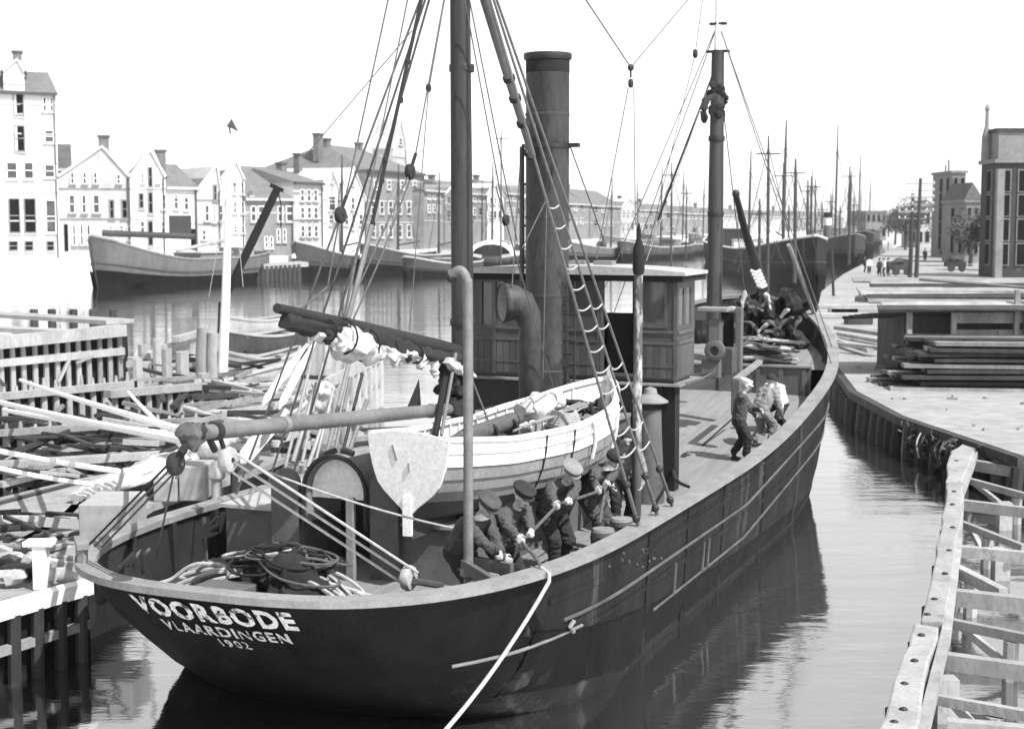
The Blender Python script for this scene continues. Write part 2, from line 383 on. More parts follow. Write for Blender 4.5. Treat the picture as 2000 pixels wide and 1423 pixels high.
for z0 in (.98, 1.5):                                  # horizontal lap seams of the plating
    rr = [[hull_at(u, z0 + (zr(u) - 1.95) * .75, 1, .002), hull_at(u, z0 + .012 + (zr(u) - 1.95) * .75, 1, .014), hull_at(u, z0 + .1 + (zr(u) - 1.95) * .75, 1, .010)] for u in [lerp(2.9, 22.5, k / 40) for k in range(41)]]
    MB().loft(rr, caps=False, ringclosed=False).build('plate_seam', 'hull_black', ship)
# vertical butt straps of the plating
for u in (6.2, 8.2, 10.4, 13.4, 16.4, 19.2):
    rr = [[hull_at(u + d, z, 1, .012) for d in (0, .16)] for z in [lerp(.05, zr(u) - .12, k / 8) for k in range(9)]]
    MB().loft(rr, caps=False, ringclosed=False).build('plate_strap', 'hull_black', ship)

def stern_text(txt, size, zmid, name, mat, spacing=1.0, thick=.02, shift=0.0, stretch=1.0):
    cu = bpy.data.curves.new(name, 'FONT'); cu.body = txt; cu.size = size; cu.align_x = 'CENTER'; cu.align_y = 'CENTER'
    cu.space_character = spacing; cu.offset = thick * size; cu.resolution_u = 3
    ob = bpy.data.objects.new('tmp_text', cu); col.objects.link(ob); bpy.context.view_layer.update()
    me = bpy.data.meshes.new_from_object(ob.evaluated_get(bpy.context.evaluated_depsgraph_get())); bpy.data.objects.remove(ob)
    bm = bmesh.new(); bm.from_mesh(me)
    bmesh.ops.triangulate(bm, faces=bm.faces)
    for _ in range(2):
        bmesh.ops.subdivide_edges(bm, edges=[e for e in bm.edges if e.calc_length() > .06], cuts=1)
        bmesh.ops.triangulate(bm, faces=bm.faces)
    def place(s, z, off):
        kk = (z + .8) / (zr(.5) + .8); B = BZ(kk); q = QS(kk)
        v = 0.0; acc = 0.0; st = .02; sg = 1 if s >= 0 else -1
        uf = lambda vv: US(kk) + AS(kk) * (1 - max(0, 1 - (abs(vv) / B) ** q) ** (1 / q))
        while acc < abs(s) and v < B * .98:
            du = uf(v + st) - uf(v); acc += math.hypot(st, du); v += st
        u = uf(v); n_ = Vector((sg * v / B * .5, -1, -.6)).normalized()
        return Vector((sg * v, u, z)) + n_ * off
    for v_ in bm.verts:
        v_.co = place(v_.co.x * stretch + shift, zmid + v_.co.y, .012)
    m2 = bpy.data.meshes.new(name); bm.to_mesh(m2); bm.free(); m2.materials.append(MATS[mat])
    o = bpy.data.objects.new(name, m2); col.objects.link(o); o.parent = ship
    tag(o, label='letters reading ' + txt); ORG[o.name] = Vector(); return o
stern_text('VOORBODE', .34, 1.79, 'name_lettering', 'letter_white', 1.14, .045, -.04, 1.04)
stern_text('VLAARDINGEN', .20, 1.53, 'port_lettering', 'letter_faded', 1.22, .03, .0, 1.06)
stern_text('1902', .17, 1.345, 'year_lettering', 'letter_faded', 1.2, .02, .0, 1.05)

def rope(pts, r, mat='rope_grey', name='rope', n=6, parent=ship):
    return MB().tube(pts, r, n).build(name, mat, parent, smooth=True)

def lumpy(pts, r0, r1, n=10, amp=.35, seed=1, squash=1.0):
    rnd = random.Random(seed); P = spline(pts, 10); m = len(P); mb = MB(); rings = []; n = n * 2 if n > 9 else n
    ph = [rnd.uniform(0, 6.28) for _ in range(6)]
    for i, p in enumerate(P):
        t = i / (m - 1); d = (P[min(i + 1, m - 1)] - P[max(i - 1, 0)]).normalized(); e = d.cross(Vector((0, 0, 1)))
        e = e.normalized() if e.length > .05 else Vector((1, 0, 0)); g_ = e.cross(d)
        r = lerp(r0, r1, t) * (.35 + .65 * math.sin(math.pi * min(1, max(0, .06 + .88 * t))) ** .5)
        ring = []
        for k in range(n):
            a = 2 * math.pi * k / n
            q = 1 + amp * ((.7 * abs(math.sin(2.5 * a + ph[3] + 4 * t + .8 * math.sin(11 * t))) - .4 if n > 11 else 0) + .5 * math.sin(2 * a + ph[0] + 5 * t) + .35 * math.sin(3 * a + ph[1] - 9 * t) + .4 * math.sin(14 * t + ph[2]) + rnd.uniform(-.08, .08))
            nz = p + (e * math.cos(a) + g_ * math.sin(a)) * r; q += amp * (1.1 * mnoise.noise(nz * 7) + .7 * abs(mnoise.noise(nz * 15 + Vector((seed, 0, 0)))) - .2)
            ring.append(p + (e * math.cos(a) + g_ * math.sin(a) * squash) * r * q)
        rings.append(ring)
    return mb.loft(rings)
# --- masts
mm = MB().tube([(0, 7.07, 1.1), (0, 7.05, 5), (0, 7.0, 9.5), (0, 6.98, 13)], [.175, .17, .15, .12], 14).build('mizzen_mast', 'mast_wood', ship, smooth=True)
for z in (3.2, 4.6, 8.4): MB().lathe((0, 7.05, z), [(.185, 0), (.19, .02), (.19, .09), (.185, .11)], 14).build('mast_band', 'iron', mm, smooth=True)
MB().lathe((0, 7.0, 11.0), [(.14, -.1), (.26, -.04), (.26, .04), (.14, .1)], 12).build('hounds', 'iron', mm, smooth=True)
fm = MB().tube([(0, 21.87, 2.5), (0, 21.9, 7), (0, 21.92, 9.9), (0, 21.92, 10.25)], [.19, .185, .155, .15], 14).build('foremast', 'mast_wood', ship, smooth=True)
MB().tube([(0, 21.92, 9.6), (0, 21.92, 10.6), (0, 21.92, 13.2)], [.11, .09, .05], 12).build('topmast', 'white_paint', fm, smooth=True)
for z, wd in ((10.2, .28), (10.85, .2), (11.55, .16)):
    MB().box((-wd, 21.84, z), (wd, 22.0, z + .05)).build('crosstree', 'iron', fm)
for k in (0, 3, 5):                                    # iron bands and rungs on the foremast
    MB().lathe((0, 21.9, 3.6 + k * .9), [(.2, 0), (.205, .03), (.205, .09), (.2, .12)], 12).build('mast_band', 'iron', fm, smooth=True)
random.seed(11)
lumpy([SL(x, y, v=0) for x, y in ((1404, 155), (1400, 175), (1406, 195), (1400, 215), (1404, 240), (1402, 262))], .16, .15, 14, .5, 15).build('lashed_canvas', 'canvas_dark', fm, smooth=True)
lumpy([SL(x, y, v=.05) for x, y in ((1394, 188), (1380, 196), (1374, 215), (1376, 240))], .1, .07, 10, .4, 16).build('lashed_canvas', 'canvas_dark', fm, smooth=True)
ftop = Vector((0, 21.92, 12.3)); mtop = Vector((0, 7.0, 11.0))

# --- boom, gaff and furled sail
b0, b1 = Vector((0, 6.82, 3.36)), Vector((0, -.08, 3.88))
bo = MB().tube([b0.lerp(b1, t) for t in (0, .1, .5, .9, 1)], [.08, .092, .098, .092, .08], 14).build('boom', 'spar_wood', ship, smooth=True)
for t in (.12, .72, .93, .98): MB().tube([b0.lerp(b1, t), b0.lerp(b1, t + .015)], .106, 14).build('boom_band', 'iron' if t > .9 else 'rail_wood', bo, smooth=True)
g0, g1 = Vector((0, 6.95, 4.2)), Vector((0, 1.7, 5.15))
ga = MB().tube([g0.lerp(g1, t) for t in (0, .15, .6, 1)], [.11, .12, .1, .06], 12).build('gaff', 'spar_dark', ship, smooth=True)
random.seed(5)
lumpy([g0.lerp(g1, t) - Vector((0, 0, .13)) for t in (.02, .25, .5, .75, .97)], .16, .12, 12, .3, 2).build('furled_sail', 'canvas_dark', ship, smooth=True)
lumpy([SL(x, y, v=0) for x, y in ((612, 655), (650, 660), (690, 668), (740, 678), (800, 690), (862, 700))], .10, .09, 12, .5, 4).build('furled_sail', 'canvas', ship, smooth=True)
lumpy([SL(x, y, v=.06) for x, y in ((660, 660), (684, 672), (706, 682), (728, 676))], .21, .19, 14, .3, 6).build('sail_bundle', 'canvas', ship, smooth=True)
lumpy([SL(x, y, v=.08) for x, y in ((740, 676), (780, 690), (815, 700))], .09, .07, 12, .6, 7).build('sail_bundle', 'canvas', ship, smooth=True)
lumpy([SL(x, y, v=0) for x, y in ((870, 690), (882, 730), (885, 770), (882, 812))], .24, .2, 14, .35, 9).build('furled_sail', 'canvas_dark', ship, smooth=True)
lumpy([SL(x, y, v=.2) for x, y in ((872, 705), (900, 722), (925, 735))], .09, .07, 10, .4, 13).build('sail_bundle', 'canvas', ship, smooth=True)
for x, y, r_ in ((640, 652, .12), (668, 664, .2), (712, 680, .2), (760, 686, .12), (810, 697, .12)):     # gaskets round the furled sail
    c = SL(x, y, v=.05); MB().tube([c + Vector((math.cos(a) * r_ * 1.15, 0, math.sin(a) * r_ * 1.15 + .05)) for a in [i * math.pi / 7 for i in range(14)]], .014, 5, closed=True).build('gasket', 'rope_dark', ship)
for k in range(9):                                    # loose folds of canvas hanging from the gaff
    x = 632 + k * 26; a = SL(x, 642 + k * 6.3, v=.04); b = SL(x + 8, 664 + k * 6.0 + 8 * (k % 3), v=.1); c = SL(x + 20, 654 + k * 6.3, v=.04)
    lumpy([a, a.lerp(b, .6) + Vector((.04, 0, 0)), b, c], .05, .045, 12, .5, 200 + k).build('sail_fold', 'canvas' if k % 3 else 'canvas_dark', ship, smooth=True)
sp0 = SL(930, -60, v=.25); sp1 = SL(1040, 305, v=.25)
spr = MB().tube([sp0, sp0.lerp(sp1, .5), sp1], [.085, .08, .055], 10).build('derrick_spar', 'spar_wood', ship, smooth=True)
for t in (.55, .66, .8): MB().tube([sp0.lerp(sp1, t), sp0.lerp(sp1, t + .02)], .1, 10).build('spar_band', 'iron', spr, smooth=True)

def pulley(c, r, mat='rope_grey', axis='Y', parent=ship):
    c = Vector(c); b = MB()
    b.lathe(c, [(r * .5, -r * .42), (r * .92, -r * .34), (r, -r * .12), (r, r * .12), (r * .92, r * .34), (r * .5, r * .42)], 14, axis)
    o = b.build('pulley_block', mat, parent, smooth=True)
    MB().lathe(c, [(r * .18, -r * .5), (r * .18, r * .5)], 8, axis).build('pulley_pin', 'iron', o, smooth=True)
    return o
# main sheet tackles from the boom end
bs = SL(445, 897, v=.05); be = SL(798, 1128, v=1.75)
pulley(bs, .15, 'rope_light', 'X'); pulley(be, .15, 'rope_light', 'X')
for d in (-.10, 0.02, .12):
    rope([bs + Vector((d, 0, d * .6)), be + Vector((d, 0, d * .6))], .017, 'rope_light', 'sheet_rope')
rope(spline([be + Vector((.1, -.05, -.02)), SL(830, 1138, v=1.85), SL(862, 1143, v=1.9)]), .04, 'iron_grey', 'shackle')
rope([b0.lerp(b1, .93), bs], .03, 'rope_dark', 'strop')
ps = SL(343, 905, v=-.1); pe = SL(185, 1066, v=-2.0)
pulley(ps, .13, 'iron', 'X')
rope([b1, ps], .05, 'rope_dark', 'strop')
for d in (-.08, .0, .09): rope([ps + Vector((d, 0, 0)), pe + Vector((d * 1.2, 0, 0))], .014, 'rope_dark' if d < 0 else 'rope_grey', 'sheet_rope')
rope([ps, SL(305, 1090, v=-1.2)], .012, 'rope_grey', 'sheet_rope')
rope(cat_line(SL(520, 920, v=-.6), SL(905, 1035, v=1.6), .06), .014, 'rope_light', 'guy_rope')
# dark lashings hanging round the boom end
for k, (a, c) in enumerate((((378, 845), (352, 885)), ((392, 842), (378, 880)), ((405, 848), (420, 880)))):
    rope([SL(*a, v=0), SL(*c, v=0)], .04, 'rope_dark', 'lashing')
lumpy([SL(362, 838, v=0), SL(378, 850, v=0), SL(398, 846, v=0)], .13, .12, 10, .3, 3).build('lashing', 'rope_grey', ship, smooth=True)

# running rigging on the port side of the mizzen, down to gaff and boom
def up_line(px0, py0, px1, py1, v0=0.0, v1=0.0, r=.012, mat='rope_grey', name='halyard', ext=.35):
    a = SL(px0, py0, v=v0); b = SL(px1, py1, v=v1); return rope([a + (a - b) * ext, b], r, mat, name)
up_line(758, 0, 676, 382, 0, 0, .013, 'rope_grey'); pulley(SL(665, 420, v=0), .11, 'spar_dark', 'X'); rope([SL(676, 382, v=0), SL(665, 420, v=0)], .02, 'rope_dark', 'strop')
rope([SL(662, 430, v=0), SL(640, 560, v=-.1), SL(588, 602, v=0)], .013, 'rope_grey', 'halyard')
up_line(796, 0, 700, 480, 0, 0, .012, 'rope_grey'); rope([SL(700, 480, v=0), SL(672, 622, v=0)], .022, 'rope_grey', 'halyard')
up_line(823, 0, 726, 440, 0, 0, .026, 'rope_dark', 'topping_lift'); rope([SL(726, 440, v=0), SL(680, 622, v=0)], .035, 'spar_wood', 'topping_lift')
for px, py in ((797, 120), (783, 195), (753, 310), (746, 352), (728, 436)): pulley(SL(px, py, v=0), .05, 'iron', 'X')
up_line(856, 60, 812, 300, 0, 0, .012, 'rope_grey'); pulley(SL(801, 335, v=0), .11, 'spar_dark', 'X'); rope([SL(812, 300, v=0), SL(801, 335, v=0)], .025, 'rope_dark', 'strop')
rope([SL(797, 345, v=0), SL(700, 560, v=0)], .012, 'rope_grey', 'halyard'); rope([SL(803, 345, v=0), SL(745, 500, v=0), SL(690, 624, v=0)], .012, 'rope_grey', 'halyard')
up_line(868, 0, 838, 170, 0, 0, .013, 'rope_grey'); pulley(SL(837, 172, v=0), .06, 'iron', 'X'); rope([SL(837, 172, v=0), SL(800, 645, v=0)], .009, 'rope_grey', 'halyard')
rope([SL(805, 60, v=-1.2), SL(600, 300, v=-2.5)], .008, 'rope_grey', 'stay')
rope([SL(876, 700, v=.1), SL(850, 850, v=.2)], .05, 'rope_dark', 'boom_sheet'); rope([SL(890, 690, v=.2), SL(862, 850, v=.3)], .028, 'spar_wood', 'boom_sheet')
rope([SL(905, 700, v=0.15), SL(965, 850, v=.8)], .016, 'rope_grey', 'boom_sheet')

# --- funnel
FZ = 9.02; fr = .372; fy = 10.62
fu = MB().lathe((0, fy, 0), [(fr + .02, 1.3), (fr + .02, 3.6), (fr, 3.62), (fr, FZ - .1), (fr + .015, FZ - .08), (fr + .03, FZ - .05), (fr + .035, FZ - .02), (fr + .03, FZ), (fr - .02, FZ), (fr - .02, FZ - 1.5), (.01, FZ - 1.5)], 32)
fo = fu.build('funnel', 'funnel_paint', ship, smooth=True)
MB().lathe((0, fy, 0), [(fr + .03, FZ - .09), (fr + .04, FZ - .07), (fr + .043, FZ - .02), (fr + .035, FZ + .012), (fr - .03, FZ + .012), (fr - .03, FZ - .1)], 32).build('funnel_rim', 'iron', fo, smooth=True)
MB().lathe((0, fy, 0), [(fr + .001, FZ - .32), (fr + .004, FZ - .30), (fr + .004, FZ - .11), (fr + .001, FZ - .1)], 32).build('soot_band', 'soot_and_shade', fo, smooth=True)
zb_ = SL(1068, 285, v=0).z
for z in (4.9, 6.25, 8.0): MB().lathe((0, fy, z), [(fr, -.03), (fr + .007, -.028), (fr + .007, .028), (fr, .03)], 32).build('plate_joint', 'funnel_paint', fo, smooth=True)
for k in range(26):
    for z in (4.9, 6.25, 8.0):
        a = math.pi + math.pi * (k + .5) / 26; MB().ball((math.cos(a) * (fr + .008), fy + math.sin(a) * (fr + .008), z), .011, 5, 4).build('rivet', 'funnel_paint', fo)
MB().lathe((0, fy, zb_), [(fr, -.04), (fr + .03, -.035), (fr + .03, .035), (fr, .04)], 32).build('funnel_band', 'iron', fo, smooth=True)
for s_ in (-1, 1): MB().box((s_ * .36 - .06, fy - .05, zb_ - .03), (s_ * .36 + .16 * s_ + .06, fy + .05, zb_ + .04)).build('stay_lug', 'iron', fo)
pvx = -.475
MB().tube([(pvx, fy, 2.6), (pvx, fy, zb_ - .35), (pvx, fy, zb_)], .045, 8).build('steam_pipe', 'iron_grey', fo, smooth=True)
for k in range(6): MB().box((pvx - .02, fy - .03, 3.2 + k * .72), (-fr + .02, fy + .03, 3.24 + k * .72)).build('pipe_bracket', 'iron', fo)
lo = MB(); 
for s_ in (.40, .55): MB().tube([(s_, fy - .12, 3.3), (s_, fy - .12, 5.15)], .014, 6).build('ladder_rail', 'iron', fo)
for k in range(8): MB().tube([(.395, fy - .12, 3.45 + k * .23), (.41, fy - .2, 3.45 + k * .23), (.54, fy - .2, 3.45 + k * .23), (.555, fy - .12, 3.45 + k * .23)], .013, 6).build('ladder_rung', 'iron', fo)
rope([SL(1114, 287, u=fy), SL(1180, 470, u=12)], .011, 'rope_grey', 'funnel_stay')
rope([SL(1018, 290, u=fy), SL(1000, 560, u=9), ], .011, 'rope_grey', 'funnel_stay')
# derrick spar heel fitting hanging against the funnel
lumpy([SL(1078, 292, u=fy - .5), SL(1082, 320, u=fy - .5), SL(1072, 375, u=fy - .5)], .06, .03, 8, .4, 8).build('spar_fitting', 'iron', ship, smooth=True)
lumpy([SL(1030, 290, u=fy - .5), SL(1036, 312, u=fy - .5)], .09, .06, 8, .3, 18).build('spar_fitting', 'iron', ship, smooth=True)
X0 = SL(1068, 388, u=fy - .6)
for a, m_, r_ in (((1020, 485), 'rope_grey', .012), ((1045, 520), 'rope_dark', .008), ((1060, 740), 'rope_grey', .011)): rope([X0, SL(*a, u=fy - 1.2)], r_, m_, 'guy_rope')

# --- wheelhouse
UW, UF = 11.6, 12.75
VW = 2.03; Z0, Z1 = 3.40, 5.24
def holed_wall(axis, c, th, a0, a1, z0, z1, holes, name, mat, parent):   # a wall with real openings
    xs = sorted({a0, a1} | {x for h in holes for x in (h[0], h[1])}); zs = sorted({z0, z1} | {x for h in holes for x in (h[2], h[3])}); mb = MB()
    for i in range(len(xs) - 1):
        for j in range(len(zs) - 1):
            xm, zm = (xs[i] + xs[i + 1]) / 2, (zs[j] + zs[j + 1]) / 2
            if any(h[0] < xm < h[1] and h[2] < zm < h[3] for h in holes): continue
            lo_, hi_ = ((xs[i], c, zs[j]), (xs[i + 1], c + th, zs[j + 1])) if axis == 'y' else ((c, xs[i], zs[j]), (c + th, xs[i + 1], zs[j + 1]))
            mb.box(lo_, hi_)
    return mb.build(name, mat, parent)
def px_rect(x0, x1, y0, y1, u):
    a = SL(x0, y1, u=u); b = SL(x1, y0, u=u); return (a.x, b.x, a.z, b.z)
wl = px_rect(942, 982, 551, 634, UW); wr = px_rect(1258, 1299, 551, 634, UW); dr = px_rect(1178, 1240, 536, 727, UW)
fh = px_rect(1176, 1236, 528, 612, UF)
wh = MB().box((-VW + .05, UW + .08, Z0 - .06), (VW - .05, UF - .05, Z0 + .02)).build('wheelhouse', 'wheelhouse_wood', ship)
holed_wall('y', UW, .06, -VW, VW, Z0, Z1, [wl, wr, dr], 'wall', 'wheelhouse_wood', wh)
holed_wall('y', UF, .06, -VW, VW, Z0, Z1, [fh, (-1.5, -.6, 4.4, 5.0), (1.3, 1.8, 4.4, 5.0)], 'wall', 'wheelhouse_wood', wh)
for s_ in (-1, 1):
    holed_wall('x', s_ * VW - (.06 if s_ > 0 else 0), .06, UW + .06, UF, Z0, Z1, [(UW + .2, UW + .5, 4.35, 5.0), (UW + .65, UW + .95, 4.35, 5.0)], 'wall', 'wheelhouse_wood', wh)
def frame_y(r, c, w_, d, parent, name='window', mat='wheelhouse_trim', glass=True):
    a0, a1, z0, z1 = r; mb = MB()
    mb.box((a0 - w_, c, z0 - w_), (a0, c + d, z1 + w_)); mb.box((a1, c, z0 - w_), (a1 + w_, c + d, z1 + w_))
    mb.box((a0, c, z1), (a1, c + d, z1 + w_)); mb.box((a0, c, z0 - w_), (a1, c + d, z0))
    o = mb.build(name, mat, parent)
    if glass: MB().box((a0, c + d + .02, z0), (a1, c + d + .035, z1)).build('pane', 'glass', o)
    return o
for r_ in (wl, wr):
    f_ = frame_y(r_, UW - .03, .05, .03, wh)
    a0, a1, z0, z1 = r_
    MB().box((a0 + .05, UW + .035, z0 + .03), (a0 + .09, UW + .05, z1 - .03)).build('sash', 'roof_canvas', f_)
    MB().box((a1 - .09, UW + .035, z0 + .03), (a1 - .05, UW + .05, z1 - .03)).build('sash', 'roof_canvas', f_)
    MB().box((a0 + .09, UW + .035, z0 + .03), (a1 - .09, UW + .05, z0 + .07)).build('sash', 'roof_canvas', f_)
    MB().box((a0 - .08, UW - .05, z1 + .05), (a1 + .08, UW - .002, z1 + .12)).build('hood', 'soot_and_shade', f_)
frame_y(dr, UW - .03, .05, .03, wh, 'door_frame', 'wheelhouse_trim', False)
MB().box((dr[0] - .62, UW + .075, Z0 + .04), (dr[0] - .02, UW + .11, Z1 - .1)).build('door', 'dark_paint', wh)
MB().box((dr[0], UW + .2, Z0 + .02), (dr[1], UW + .24, SL(1200, 612, u=UW).z)).build('interior_shade', 'soot_and_shade', wh)  # black sheet in the doorway; the dim interior put into its colour
for z, h in ((4.02, .05), (4.22, .05), (3.62, .03), (5.12, .05)):
    for a0, a1 in ((-VW - .01, dr[0] - .06), (dr[1] + .06, VW + .01)):
        if z > 4.1 and z < 5: a0, a1 = (a0, a1)
        MB().box((a0, UW - .025, z), (a1, UW - .001, z + h)).build('moulding', 'wheelhouse_trim', wh)
for s_ in (-1, 1):
    for z in (4.02, 4.2):
        MB().box((s_ * VW if s_ > 0 else -VW - .03, UW + .1, z), (VW + .03 if s_ > 0 else -VW, UF - .05, z + .06)).build('moulding', 'wheelhouse_trim', wh)
    for u0 in (UW + .2, UW + .65):
        MB().box((s_ * VW - .03, u0, 4.35), (s_ * VW - .015, u0 + .3, 5.0)).build('pane', 'glass', wh)
for v_ in (-VW, -1.42, -.7, dr[0] - .08, dr[1] + .08, VW):
    MB().box((v_ - .035, UW - .02, Z0), (v_ + .035, UW - .0015, Z1)).build('post', 'wheelhouse_trim', wh)
rnd_ = random.Random(2)                               # vertical boarding of the after wall
for a0, a1 in ((-VW + .04, dr[0] - .1), (dr[1] + .1, VW - .04)):
    x = a0
    while x < a1 - .05:
        w_ = min(.125, a1 - x); MB().box((x + .004, UW - .012, Z0 + .03), (x + w_ - .004, UW - .0012, 4.0)).build('plank', rnd_.choice(('wheelhouse_wood', 'wheelhouse_wood', 'wheelhouse_trim')), wh); x += w_
for y in [UW + .1 + .13 * k for k in range(7)]:
    MB().box((VW + .0012, y, Z0 + .03), (VW + .012, y + .122, 4.0)).build('plank', rnd_.choice(('wheelhouse_wood', 'wheelhouse_trim')), wh)
rf = MB(); prof = []
for u in (UW - .22, UF + .15):
    prof.append([Vector((v, u, Z1 + .06 + .10 * (1 - (v / 2.25) ** 2))) for v in (-2.25, -1.5, -.75, 0, .75, 1.5, 2.25)] + [Vector((v, u, Z1)) for v in (2.25, -2.25)])
rf.loft(prof); ro = rf.build('roof', 'roof_canvas', wh)
MB().box((-2.2, UW - .17, Z1 - .11), (2.2, UW - .06, Z1 - .003)).build('eave_shade', 'soot_and_shade', ro)  # black strips standing in for the shadow under the roof overhang
MB().box((2.06, UW - .05, Z1 - .11), (2.2, UF + .2, Z1 - .003)).build('eave_shade', 'soot_and_shade', ro)
MB().box((-VW + .1, UW - .06, Z1 - .004), (VW, UF, Z1 + .02)).build('ceiling', 'soot_and_shade', ro)
for px, wd in ((1130, .3), (1180, .35), (1075, .2)):       # fittings on the roof
    c = SL(px, 505, u=12.2); MB().box((c.x - wd / 2, 12.1, 5.33), (c.x + wd / 2, 12.35, 5.47)).build('roof_box', 'rail_wood', ro)
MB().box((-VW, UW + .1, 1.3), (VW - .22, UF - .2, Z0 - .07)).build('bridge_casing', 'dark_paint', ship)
MB().box((-VW - .1, UW - .12, Z0 - .1), (VW + .12, UF + .3, Z0 - .062)).build('bridge_deck', 'rail_wood', ship)
for v_ in (VW - .1,):
    MB().box((v_ - .13, UW + .02, 1.3), (v_ + .1, UW + .3, Z0 - .1)).build('bridge_leg', 'soot_and_shade', ship)
MB().tube([(VW + .05, UF + .3, Z0 - .05), (VW + .35, UF + .2, Z0 + .05), (VW + .3, UW + .6, Z0 - .02), (VW + .05, UW + .1, Z0 - .08)], .02, 6).build('brace', 'moulding', ship, smooth=True)
# engine casing around the funnel
MB().box((-1.35, 8.6, 1.1), (1.2, UW + .08, 2.75)).build('engine_casing', 'casing_grey', ship, bevel=.03)
MB().box((-1.42, 8.53, 2.75), (1.27, UW - .14, 2.81)).build('casing_top', 'rail_wood', ship)

# --- cowl ventilator in front of the funnel
cu_ = 9.35; cb = SL(1035, 760, u=cu_)
pts = [Vector((cb.x, cu_, 1.8)), Vector((cb.x, cu_, SL(1035, 650, u=cu_).z))]
top = SL(1035, 600, u=cu_).z
cw = MB(); rings = []
path = [((0, 0, 1.5), .23, (0, 0, 1)), ((0, 0, top - .35), .23, (0, 0, 1)), ((-.03, -.01, top - .15), .26, (-.3, -.2, .9)), ((-.10, -.06, top + .03), .31, (-.7, -.5, .6)), ((-.2, -.14, top + .08), .35, (-1, -.75, .15)), ((-.31, -.22, top + .08), .385, (-1, -.8, .02)), ((-.38, -.28, top + .08), .40, (-1, -.8, 0))]
for off, r_, dn in path:
    d = Vector(dn).normalized(); e = Vector((0, 1, 0)); e = (e - d * e.dot(d)).normalized(); g_ = d.cross(e); c = Vector((cb.x + off[0], cu_ + off[1], off[2]))
    rings.append([c + (e * math.cos(2 * math.pi * k / 20) + g_ * math.sin(2 * math.pi * k / 20)) * r_ * .82 for k in range(20)])
cw.loft(rings, caps=False)
vo = cw.build('cowl_ventilator', 'funnel_paint', ship, smooth=True)
s_m = vo.modifiers.new('solid', 'SOLIDIFY'); s_m.thickness = .012
MB().tube(rings[-1], .02, 6, closed=True).build('cowl_rim', 'iron', vo, smooth=True)
ci = MB(); ci.loft([[p.lerp(sum(q, Vector()) / 20, .05) + Vector((.004, 0, 0)) for p in q] for q in rings[3:]], caps=False).build('cowl_lining', 'roof_canvas', vo, smooth=True)

# --- mushroom ventilator with conical cap by the starboard side
vx = SL(1270, 800, u=10.6); 
vb = MB().lathe((vx.x, 10.6, 0), [(.27, 1.15), (.25, 1.6), (.2, 2.6), (.19, 3.0)], 16).build('stove_pipe', 'casing_grey', ship, smooth=True)
zc = SL(1270, 778, u=10.6).z
MB().lathe((vx.x, 10.6, zc), [(.02, .2), (.1, .17), (.12, .08), (.31, -.04), (.31, -.06), (.15, -.06)], 18).build('conical_cap', 'rail_wood', vb, smooth=True)

# --- after deckhouse with companionway
UD = 4.5
def D(px, py): return SL(px, py, u=UD)
dz = 1.15
lx0, lx1 = D(440, 1000).x, D(592, 1000).x; rx0, rx1 = D(722, 1020).x, D(900, 1020).x
zt = D(480, 992).z
MB().box((lx0, UD, dz), (lx1, 6.7, zt)).build('deckhouse', 'casing_grey', ship, bevel=.02)
MB().box((lx0 - .06, UD - .06, zt), (lx1 + .02, 6.76, zt + .05)).build('deckhouse_top', 'roof_canvas', ship)
zt2 = D(840, 1030).z
MB().box((rx0, UD, dz), (rx1, 8.4, zt2)).build('deckhouse', 'casing_grey', ship, bevel=.02)
MB().box((rx0 - .02, UD - .07, zt2), (rx1 + .06, 8.46, zt2 + .05)).build('deckhouse_top', 'rail_wood', ship)
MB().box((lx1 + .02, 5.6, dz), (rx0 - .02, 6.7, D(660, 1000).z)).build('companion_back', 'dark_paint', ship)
a0, a1 = D(600, 955), D(724, 960); ac = (a0.x + a1.x) / 2; ar = (a1.x - a0.x) / 2; az = a0.z
def arch(r, u, n=18, leg=.0): return [Vector((ac - r, u, az - leg))] * (1 if leg else 0) + [Vector((ac - r * math.cos(math.pi * k / n), u, az + r * 1.05 * math.sin(math.pi * k / n))) for k in range(n + 1)] + [Vector((ac + r, u, az - leg))] * (1 if leg else 0)
hd = MB(); legh = az - dz - .02
o1, i1 = arch(ar, UD - .1, leg=.45), arch(ar - .06, UD - .1, leg=.45); o2, i2 = arch(ar, UD + .85, leg=.45), arch(ar - .06, UD + .85, leg=.45)
n_ = len(o1)
hd.add(o1 + i1 + o2 + i2, [(k, k + 1, n_ + k + 1, n_ + k) for k in range(n_ - 1)] + [(2 * n_ + k, 3 * n_ + k, 3 * n_ + k + 1, 2 * n_ + k + 1) for k in range(n_ - 1)] + [(k, 2 * n_ + k, 2 * n_ + k + 1, k + 1) for k in range(n_ - 1)] + [(n_ + k, n_ + k + 1, 3 * n_ + k + 1, 3 * n_ + k) for k in range(n_ - 1)])
hdo = hd.build('companion_hood', 'rail_wood', ship, smooth=True)
MB().tube(arch(ar - .01, UD - .12, leg=.5), .035, 6).build('hood_rim', 'dark_paint', hdo, smooth=True)
MB().prism(arch(ar - .07, UD + .02, leg=.1), (0, .04, 0)).build('lit_hood_panel', 'white_paint', hdo)  # set forward and white: sunlight inside the hood put into its colour
for k in (6, 9):
    q = arch(ar + .03, UD + .1)
    MB().tube([q[k + d] for d in (0, 1, 2)], .05, 6).build('hood_cleat', 'iron', hdo)
